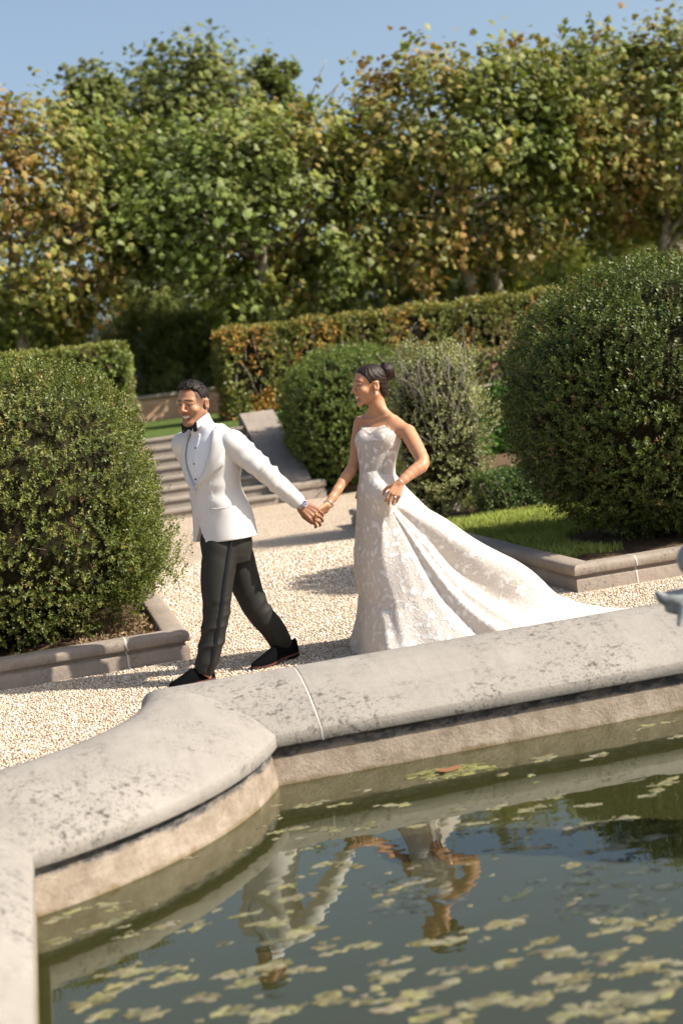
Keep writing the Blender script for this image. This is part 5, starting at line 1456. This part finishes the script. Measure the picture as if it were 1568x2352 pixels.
# ------------------------------------------------------------------ the bride
BY = 8.58
bride = root('person', J(900, 1500, BY - .36) * [1, 1, 0], 'woman in strapless white lace wedding gown holding up its long train', 'person')
BD = .36
bp_ = lambda x, y, Y=BY: J(x, y, Y - BD)
bh = Head(bp_(848, 885, 8.60), frame(187, 0, (.0, .0, 0)), .995, True)
bnb = bp_(869, 955, 8.63)
bL, bLe, bLw = bp_(936, 993, 8.47), bp_(971, 1064, 8.29), bp_(917, 1110, 8.22)
bR, bRe, bRw = bp_(829, 972, 8.76), bp_(812, 1068, 8.68), bp_(752, 1161, 8.52)
S = SDF(np.array([bRw[0] - .16, 7.66, .05]), np.array([bLe[0] + .1, 8.66, bh.C[2] + .2]), .0042)
bh.carve(S)
S.rc(bh.w(0, -.03, -.055), bnb, .045, .049, .025)
rb_ = [(bp_(870, 1140)[2], *bp_(868, 1140, 8.60)[:2], .158, .119, 214), (bp_(868, 1085)[2], *bp_(866, 1085, 8.60)[:2], .107, .088, 216), (bp_(866, 1040)[2], *bp_(868, 1040, 8.60)[:2], .122, .096, 222),
       (bp_(868, 1005)[2], *bp_(871, 1005, 8.60)[:2], .139, .103, 226), (bp_(872, 980)[2], *bp_(878, 980, 8.61)[:2], .134, .077, 228), (bp_(874, 962)[2], *bp_(879, 962, 8.62)[:2], .096, .06, 228)]
S.loft(rb_, .02)
S.rc(bnb + [0, 0, -.012], bL + [0, 0, .0], .038, .045, .03); S.rc(bnb + [0, 0, -.012], bR + [0, 0, .0], .038, .043, .03)
for sh_ in (bL, bR): S.rc(bh.w(0, -.035, -.125), sh_ * .62 + bnb * .38 + [0, 0, .012], .030, .026, .03)
cf = frame(226)[0]; cl_ = frame(226)[1]
for sg in (1, -1): S.rc(bnb + cf * .052 + cl_ * sg * .012 + [0, 0, -.022], bnb + cf * .035 + cl_ * sg * .10 + [0, 0, -.014], .007, .006, .022)     # collar bones
S.chain(smooth_line([bL, bL * .5 + bLe * .5 + [.006, 0, 0], bLe, bLe * .55 + bLw * .45, bLw], 3), np.interp(np.linspace(0, 1, 13), [0, .25, .5, .62, .8, 1], [.0445, .0425, .0345, .0365, .0305, .0232]), .012)
S.chain(smooth_line([bR, bR * .5 + bRe * .5, bRe, bRe * .55 + bRw * .45, bRw], 3), np.interp(np.linspace(0, 1, 13), [0, .25, .5, .62, .8, 1], [.043, .040, .033, .034, .0285, .0225]), .012)
# legs under the gown
for hx, kx, ax2, Y2 in ((885, 870, 880, 8.52), (880, 905, 960, 8.68)): S.chain([bp_(hx, 1170, Y2), bp_(kx, 1310, Y2), bp_(ax2, 1470, Y2)], [.085, .055, .04], .02)
# right hand in his, thumb over his knuckles
cdb = unit(np.array([0, 0, CAM_H]) - bRw)
hdR = unit(bp_(722, 1185, 8.485) - bRw)
hand(S, bRw, hdR, -cdb * .55 + np.array([.35, .2, .75]), [(8, 30, 40), (12, 34, 40), (16, 36, 40), (20, 38, 40)], .92, thumb=[(.75, .45, .5), (.95, .0, .35), (.6, -.5, -.2)], width=.9)
# left hand gathers the skirt
cdl = unit(np.array([0, 0, CAM_H]) - bLw)
hdL = unit(bp_(903, 1142, 8.19) - bLw)
knl, tipl, _, sdl = hand(S, bLw, hdL, cdl + np.array([.15, 0, .25]), [(18, 46, 55), (22, 48, 55), (28, 50, 55), (34, 50, 55)], .9, thumb=[(.55, .75, -.45), (.8, .35, -.6), (.9, -.1, -.5)], width=1.0)
V, F = S.mesh(1)
BSK = (.435, .215, .115)
col, q = bh.colours(V, BSK, (.035, .02, .014), (.42, .13, .11))
col[V[:, 2] < bnb[2] - .01] = BSK
mesh_np('body', V, F, skin_mat('skin_warm'), bride, col=col)

# sleek hair drawn into a bun
SH = SDF(bh.C - [.2, .2, .2], bh.C + [.26, .22, .24], .004)
SH.ell(bh.w(0, -.014, .037), np.array([.0805, .1015, .0905]) * bh.s, bh.M, 0)
SH.ell(bh.w(0, -.062, -.022), np.array([.056, .05, .066]) * bh.s, bh.M, .02)
def hlb(x_, y_, z_):
    P = np.stack(np.broadcast_arrays(x_, y_, z_), -1); L_ = bh.loc(P); Y_, Z_ = L_[..., 1], L_[..., 2]
    line = np.interp(Y_, [-.14, -.075, -.050, -.036, -.030, .006, .020, .034, .050, .066, .080, .12], [-.125, -.09, -.05, -.02, .022, .018, .000, .034, .058, .078, .090, .12])
    return (Z_ - line) * .7
SH.put(hlb, bh.C - .19, bh.C + .19, .005, cut=True)
V, F = SH.mesh(1); L_ = bh.loc(V); Nn = vnormals(V, F)
# comb lines run back towards the bun
bc = np.array([0, -.105, .085]); v = L_ - bc; ang = np.arctan2(v[:, 0], v[:, 2] * .7 - v[:, 1] * .7)
V = V + Nn * (.0009 * np.sin(ang * 46))[:, None]
M_bh = hair_mat('sleek_hair', (.009, .005, .0032), (.036, .019, .012), .35)
hair_b = mesh_np('hair', V, F, M_bh, bride)
B0 = bh.loc(bp_(888, 852, 8.605)); bw = bh.w(*B0)
SB = SDF(bw - .1, bw + .1, .0035); bax = unit(bw - bh.w(0, -.02, .04))
SB.ell(bw, np.array([.053, .045, .059]), np.array([bh.l, bax, np.cross(bh.l, bax)]), 0)
V, F = SB.mesh(1); Nn = vnormals(V, F); v = V - bw; t1 = np.cross(bax, bh.l); aa = np.arctan2(v @ bh.l, v @ t1); rr = np.linalg.norm(v - np.outer(v @ bax, bax), axis=1)
V = V + Nn * (.0035 * np.sin(rr * 160 + aa * 1.0) + .0012 * np.sin(rr * 520 + aa * 3))[:, None]
mesh_np('bun', V, F, M_bh, hair_b)

# jewellery
M_gem = mat('diamond', (.85, .85, .85), .08, .9)[0]; M_sil = mat('silver', (.75, .74, .72), .2, .6)[0]; M_sil.node_tree.nodes['Principled BSDF'].inputs['Metallic'].default_value = .9
Vi, Fi = icosa()
b = MB(); p = bh.w(.084, -.010, -.048); b.add(p + Vi * .0058, Fi); b.add(p + [0, 0, -.009] + Vi * .0045, Fi); b.build('earring', M_gem, bride, smooth=False)
b = MB(); th = np.linspace(0, 2 * math.pi, 25); ax2 = unit(bRw - bRe); a1 = unit(np.cross(ax2, [0, 0, 1])); a2 = np.cross(ax2, a1); c0 = bRw - ax2 * .012
b.tube([c0 + (a1 * math.cos(t) + a2 * math.sin(t)) * .0285 + ax2 * .004 * math.cos(t) for t in th], .0028, 6, cap=False); b.build('bracelet', M_sil, bride)
b = MB(); ax2 = unit(bLw - bLe); a1 = unit(np.cross(ax2, [0, 0, 1])); a2 = np.cross(ax2, a1); c0 = bLw - ax2 * .004
b.tube([c0 + (a1 * math.cos(t) + a2 * math.sin(t)) * .0285 for t in th], .0013, 6, cap=False); b.build('bracelet', M_sil, bride)
b = MB(); p = knl[2] + (hdL * .6 - cdl * .3) * .02 + cdl * .012; b.add(p + Vi * .0065, Fi); b.build('ring', M_gem, bride, smooth=False)

# lace
def lace_mat(name, amount, nude=(.60, .46, .37), white=(.70, .665, .63), scale=26, tr=.0):
    mt, nt, b = mat(name, white, .72, .22); n = N(nt)
    wp_ = n.n('ShaderNodeMix', data_type='VECTOR'); wp_.inputs[0].default_value = .05
    nz = n.n('ShaderNodeTexNoise'); nz.inputs['Scale'].default_value = scale * .55; n.l(n.pos(), nz.inputs['Vector'])
    n.l(n.pos(), wp_.inputs[4]); n.l(nz.outputs['Color'], wp_.inputs[5]); vec = wp_.outputs[1]
    v1 = n.voro(scale, 'SMOOTH_F1', vec=vec); v2 = n.voro(scale * 2.6, 'DISTANCE_TO_EDGE', vec=vec)
    nzf = n.noise(scale * 1.6, 4, .65, vec=vec)
    motif = n.math('ADD', n.math('MULTIPLY', v1, .9), n.math('MULTIPLY', nzf, .7))
    fac = n.ramp(motif, [(.60, 1.0), (.68, 0.0)])
    veins = n.ramp(v2, [(.02, 1.0), (.09, 0.0)])
    cover = n.math('MAXIMUM', fac, n.math('MULTIPLY', veins, .75))
    c = n.mix(n.math('MULTIPLY', n.math('SUBTRACT', 1.0, cover), amount), white, nude)
    n.l(c, b.inputs['Base Color'])
    hgt = n.math('ADD', n.math('MULTIPLY', cover, 1.0), n.math('MULTIPLY', n.noise(scale * 3, 3, .6), .6))
    n.bump(hgt, .75, .008, b)
    tl = n.n('ShaderNodeBsdfTranslucent'); tl.inputs[0].default_value = (.88, .79, .69, 1)
    ms = n.n('ShaderNodeMixShader'); ms.inputs[0].default_value = .24
    n.l(b.outputs[0], ms.inputs[1]); n.l(tl.outputs[0], ms.inputs[2]); n.l(ms.outputs[0], nt.nodes['Material Output'].inputs['Surface'])
    return mt
M_lace_b = lace_mat('bodice_lace', .8, (.60, .51, .43), (.85, .82, .785), 27); M_lace_s = lace_mat('skirt_lace', .62, (.64, .55, .46), (.86, .825, .785), 24)

# skirt: horizontal sections, wide towards the train, with folds that run from the gathering hand
Ledge = np.array([bp_(x, y, 8.58) for x, y in ((827, 1085), (822, 1135), (823, 1174), (818, 1268), (824, 1330), (836, 1378), (832, 1438), (817, 1505), (812, 1530))])
Redge = np.array([bp_(x, y, Y_) for x, y, Y_ in ((903, 1085, 8.62), (926, 1118, 8.62), (975, 1167, 8.60), (1081, 1231, 8.53), (1188, 1299, 8.46), (1240, 1331, 8.42), (1294, 1366, 8.38), (1342, 1386, 8.35), (1412, 1398, 8.30), (1470, 1402, 8.26))])
zt0 = Ledge[0][2]; rowsz = np.r_[np.linspace(zt0, .25, 80), np.linspace(.24, .006, 44)]
xl = np.interp(-rowsz, -Ledge[:, 2], Ledge[:, 0]); xr = np.interp(-rowsz, -Redge[:, 2], Redge[:, 0])
cx_ = np.interp(rowsz, [0, .5, zt0], [bp_(900, 1480)[0], bp_(884, 1300)[0], bp_(866, 1085)[0]])
cy_ = np.interp(rowsz, [0, .8, zt0], [8.26, 8.24, 8.24])
rn_ = np.interp(rowsz, [0, .03, .12, .3, .6, .85, zt0 - .08, zt0], [.80, .74, .64, .49, .335, .215, .122, .096])
rf_ = np.interp(rowsz, [0, .3, .6, .85, zt0 - .08, zt0], [.52, .38, .27, .19, .122, .098])
NT = 420
th = np.linspace(0, 2 * math.pi, NT, endpoint=False)
# put more columns on the camera side
th = th + .35 * np.sin(th - math.pi * 1.5 + math.pi) * 0
ct, st_ = np.cos(th), np.sin(th)
X = np.where(ct > 0, (xr - cx_)[:, None] * np.sign(ct) * np.abs(ct) ** .9, (cx_ - xl)[:, None] * ct) + cx_[:, None]
Yv = cy_[:, None] - .235 * np.clip(X - cx_[:, None], 0, 3) + np.where(st_ < 0, rn_[:, None] * st_, rf_[:, None] * st_)
shr = .945 + .055 * sstep(0, .13, zt0 - rowsz)[:, None]
X = cx_[:, None] + (X - cx_[:, None]) * shr; Yv = cy_[:, None] + (Yv - cy_[:, None]) * shr
Pg = np.stack([X, Yv, np.broadcast_to(rowsz[:, None], X.shape)], -1)
H_ = bp_(893, 1146, 8.24)
dx, dz = Pg[..., 0] - H_[0], H_[2] - Pg[..., 2]
al = np.degrees(np.arctan2(dx, np.maximum(dz, 1e-4))); rho = np.hypot(dx, dz)
near = np.clip(-st_[None, :] * 1.6 + .25, 0, 1)
grow = np.clip(rho / .75, 0, 1.15) ** 1.25 * np.clip(dz / .06, 0, 1)
bend = 6 * np.sin(rho * 3.2)
A_l = al + bend
ridge = lambda c_, w_, a_: a_ * np.exp(-((A_l - c_) / w_) ** 2)
D_ = ridge(-8, 5, .050) + ridge(3, 6, -.012) + ridge(12, 5, .018) + ridge(20, 4, .022) + ridge(25, 2.6, -.028) + ridge(29.5, 3.4, .045) + ridge(34, 2.6, -.04) + ridge(38, 3, .018) + ridge(45, 6.5, -.125) + ridge(57, 5, .04)
D_ = D_ - .030 * (1 / (1 + np.exp((A_l + 14) / 1.5)))
D_ = D_ + .010 * vnoise(np.stack([A_l * .03, rho, rho * 0], -1), 2.2, 6)
D_ = D_ * near * grow
# soft ripples low on the hem and on the front panel
fr_ = np.clip(-ct[None, :], 0, 1) * np.clip((.75 - rowsz[:, None]) / .7, 0, 1)
D_ = D_ + fr_ * .014 * np.sin(th[None, :] * 13 + 2 * np.sin(rowsz[:, None] * 4))
D_ = D_ + .006 * vnoise(Pg, 2.6, 12) * np.clip((zt0 - rowsz) / .3, 0, 1)[:, None]
out = np.stack([Pg[..., 0] * 0 + ct[None, :] * .25, np.where(st_ < 0, -1, 1)[None, :] * np.abs(st_)[None, :] + 0 * X, .35 + 0 * X], -1); out = unit(out)
Pg = Pg + out * D_[..., None]
# the bunch pulled up to her hand
pull = np.exp(-(((Pg[..., 0] - H_[0]) / .055) ** 2 + ((Pg[..., 2] - H_[2]) / .085) ** 2)) * (st_[None, :] < -.25)
Pg[..., 1] += (H_[1] - Pg[..., 1]) * pull * .95
Pg[..., 2] = np.maximum(Pg[..., 2], .006)
b = MB(); b.grid(Pg.transpose(1, 0, 2), close_u=True)
gown = b.build('gown_skirt', M_lace_s, bride)
# bodice
rows_b = [(r[0], r[1], r[2], r[3] + .009 - (.014 if i_ == 0 else 0), r[4] + .010 - (.016 if i_ == 0 else 0), r[5]) for i_, r in enumerate(rb_)]
S = SDF(np.array([bp_(800, 1040)[0] - .03, 7.94, zt0 - .14]), np.array([bp_(935, 1040)[0] + .03, 8.54, bp_(868, 960)[2]]), .0042)
S.loft(rows_b, 0)
tz = [bp_(x, y, 8.5)[2] for x, y in ((816, 987), (840, 986), (866, 978), (890, 996), (914, 1010))]
RB_ = smooth_line(np.array(sorted(rows_b)), 12)
def bl(x_, y_, z_):
    c_ = lambda i: np.interp(z_, RB_[:, 0], RB_[:, i]); an = np.radians(c_(5)); dx, dy = x_ - c_(1), y_ - c_(2)
    return -dx * np.sin(an) + dy * np.cos(an), dx * np.cos(an) + dy * np.sin(an)
bz = bp_(868, 1003)[2]
for sg in (1, -1):      # bust
    c_ = [np.interp(bz, RB_[:, 0], RB_[:, i]) for i in range(1, 6)]; an = R(c_[4]); f_, l_ = np.array([math.cos(an), math.sin(an), 0]), np.array([-math.sin(an), math.cos(an), 0])
    S.ell(np.array([c_[0], c_[1], bz - .012]) + f_ * .058 + l_ * sg * .064, (.062, .062, .066), None, .03)
def neck(x_, y_, z_):
    l, f = bl(x_, y_, z_); an = np.arctan2(l, f)
    top = np.interp(an, [-2.6, -1.5, -.85, -.15, .25, .55, 1.1, 1.6, 3.1], [tz[4] - .02, tz[0] - .01, tz[0], tz[1] + .001, tz[2] - .012, tz[2], tz[3] + .006, tz[4], tz[4] - .03])
    return (top + .0055 * np.abs(np.sin(an * 13)) - .003 - z_) * .8
S.put(neck, np.array([bp_(790, 1040)[0], 7.94, bz - .1]), np.array([bp_(945, 1040)[0], 8.54, bz + .2]), .002, cut=True)
V, F = S.mesh(1)
bodice = mesh_np('bodice', V, F, M_lace_b, gown)
# eyelash fringe along the neckline
tbm = MB(); q_ = np.random.default_rng(2); top_v = V[(np.abs(np.gradient(V[:, 2])) >= 0)]
Nn = vnormals(V, F); l, f = bl(V[:, 0], V[:, 1], V[:, 2]); an = np.arctan2(l, f); binz = np.digitize(an, np.linspace(-2.6, 2.6, 150))
for bi in range(1, 150):
    m_ = np.where(binz == bi)[0]
    if len(m_) == 0: continue
    rad_ = np.hypot(l[m_], f[m_]); m_ = m_[rad_ > np.percentile(rad_, 60)] if len(m_) > 4 else m_
    t_ = V[m_[np.argmax(V[m_, 2])]]
    dv = np.array([0, 0, .010]) + q_.normal(0, .0025, 3)
    tbm.tube([t_ - [0, 0, .004], t_ + dv * q_.uniform(.6, 1.3)], [.0016, .0006], 4)
tbm.build('lace_fringe', M_lace_b, bodice)
# boned seams of the bodice
for an0 in (.95, -.55, .2):
    pts = []
    for zz_ in np.linspace(bz - .02, rows_b[0][0] + .03, 14):
        c_ = [np.interp(zz_, RB_[:, 0], RB_[:, i]) for i in range(1, 6)]; an = R(c_[4]); l_, f_ = c_[2] * math.sin(an0), c_[3] * math.cos(an0)
        pts.append([c_[0] + f_ * math.cos(an) - l_ * math.sin(an), c_[1] + f_ * math.sin(an) + l_ * math.cos(an), zz_])
    sb = MB(); sb.tube(pts, .0032, 6); sb.build('seam', M_lace_b, bodice)
# ================================================================== the lead fountain figure at the right edge
st_y = 4.35
fp = lambda x, y: J(x, y, st_y)
M_lead, nt, bb = mat('weathered_lead', rough=.42, spec=.4); n = N(nt)
n.l(n.ramp(n.noise(14, 5, .65), [(.3, (.13, .145, .145)), (.55, (.27, .29, .29)), (.75, (.5, .5, .48))]), bb.inputs['Base Color'])
bb.inputs['Metallic'].default_value = .1
n.bump(n.noise(60, 4, .6), .3, .004, bb)
base = fp(1640, 1420)
fish = root('fountain_dolphin', (base[0], st_y, WZ), 'grey lead fountain figure with open curled snout at the right edge of the pool', 'fountain statue')
S = SDF(np.array([fp(1490, 1300)[0] - .05, st_y - .22, WZ - .5]), np.array([fp(1490, 1300)[0] + .62, st_y + .22, 1.32]), .006)
# upper mass: brow and forehead; snout; jaw; body curling down to a plinth
S.ell(fp(1602, 1285), (.062, .075, .058), None, .0)
S.rc(fp(1602, 1285), fp(1690, 1190), .06, .085, .03)
S.chain([fp(1660, 1350), fp(1590, 1372), fp(1545, 1376), fp(1518, 1372)], [.085, .040, .028, .019], .012)
S.rc(fp(1522, 1376), fp(1508, 1362), .019, .010, .006)
S.chain([fp(1650, 1420), fp(1580, 1402), fp(1535, 1398)], [.05, .024, .015], .012)
for px, py, qx, qy in ((1562, 1392, 1548, 1432), (1590, 1398, 1578, 1440), (1615, 1402, 1606, 1440)): S.rc(fp(px, py) + [0, -.02, 0], fp(qx, qy) + [0, -.03, 0], .017, .008, .006)
S.chain(smooth_line([fp(1690, 1190), fp(1760, 1150), fp(1800, 1260), fp(1760, 1400), fp(1700, 1520), fp(1740, 1640)], 4), np.linspace(.085, .115, 21), .03)
S.rc(fp(1690, 1400), fp(1720, 1520), .08, .1, .04)
S.ell(fp(1590, 1262) + [0, -.05, 0], (.016, .012, .016), None, .004)
V, F = S.mesh(2); mesh_np('figure', V, F, M_lead, fish)
pc = fp(1735, 1640); b = MB()
b.tube([(pc[0], st_y, -.6), (pc[0], st_y, pc[2] - .06), (pc[0], st_y, pc[2] - .03), (pc[0], st_y, pc[2] + .04)], [.2, .2, .23, .21], 20); b.build('plinth', M_kerb, fish)
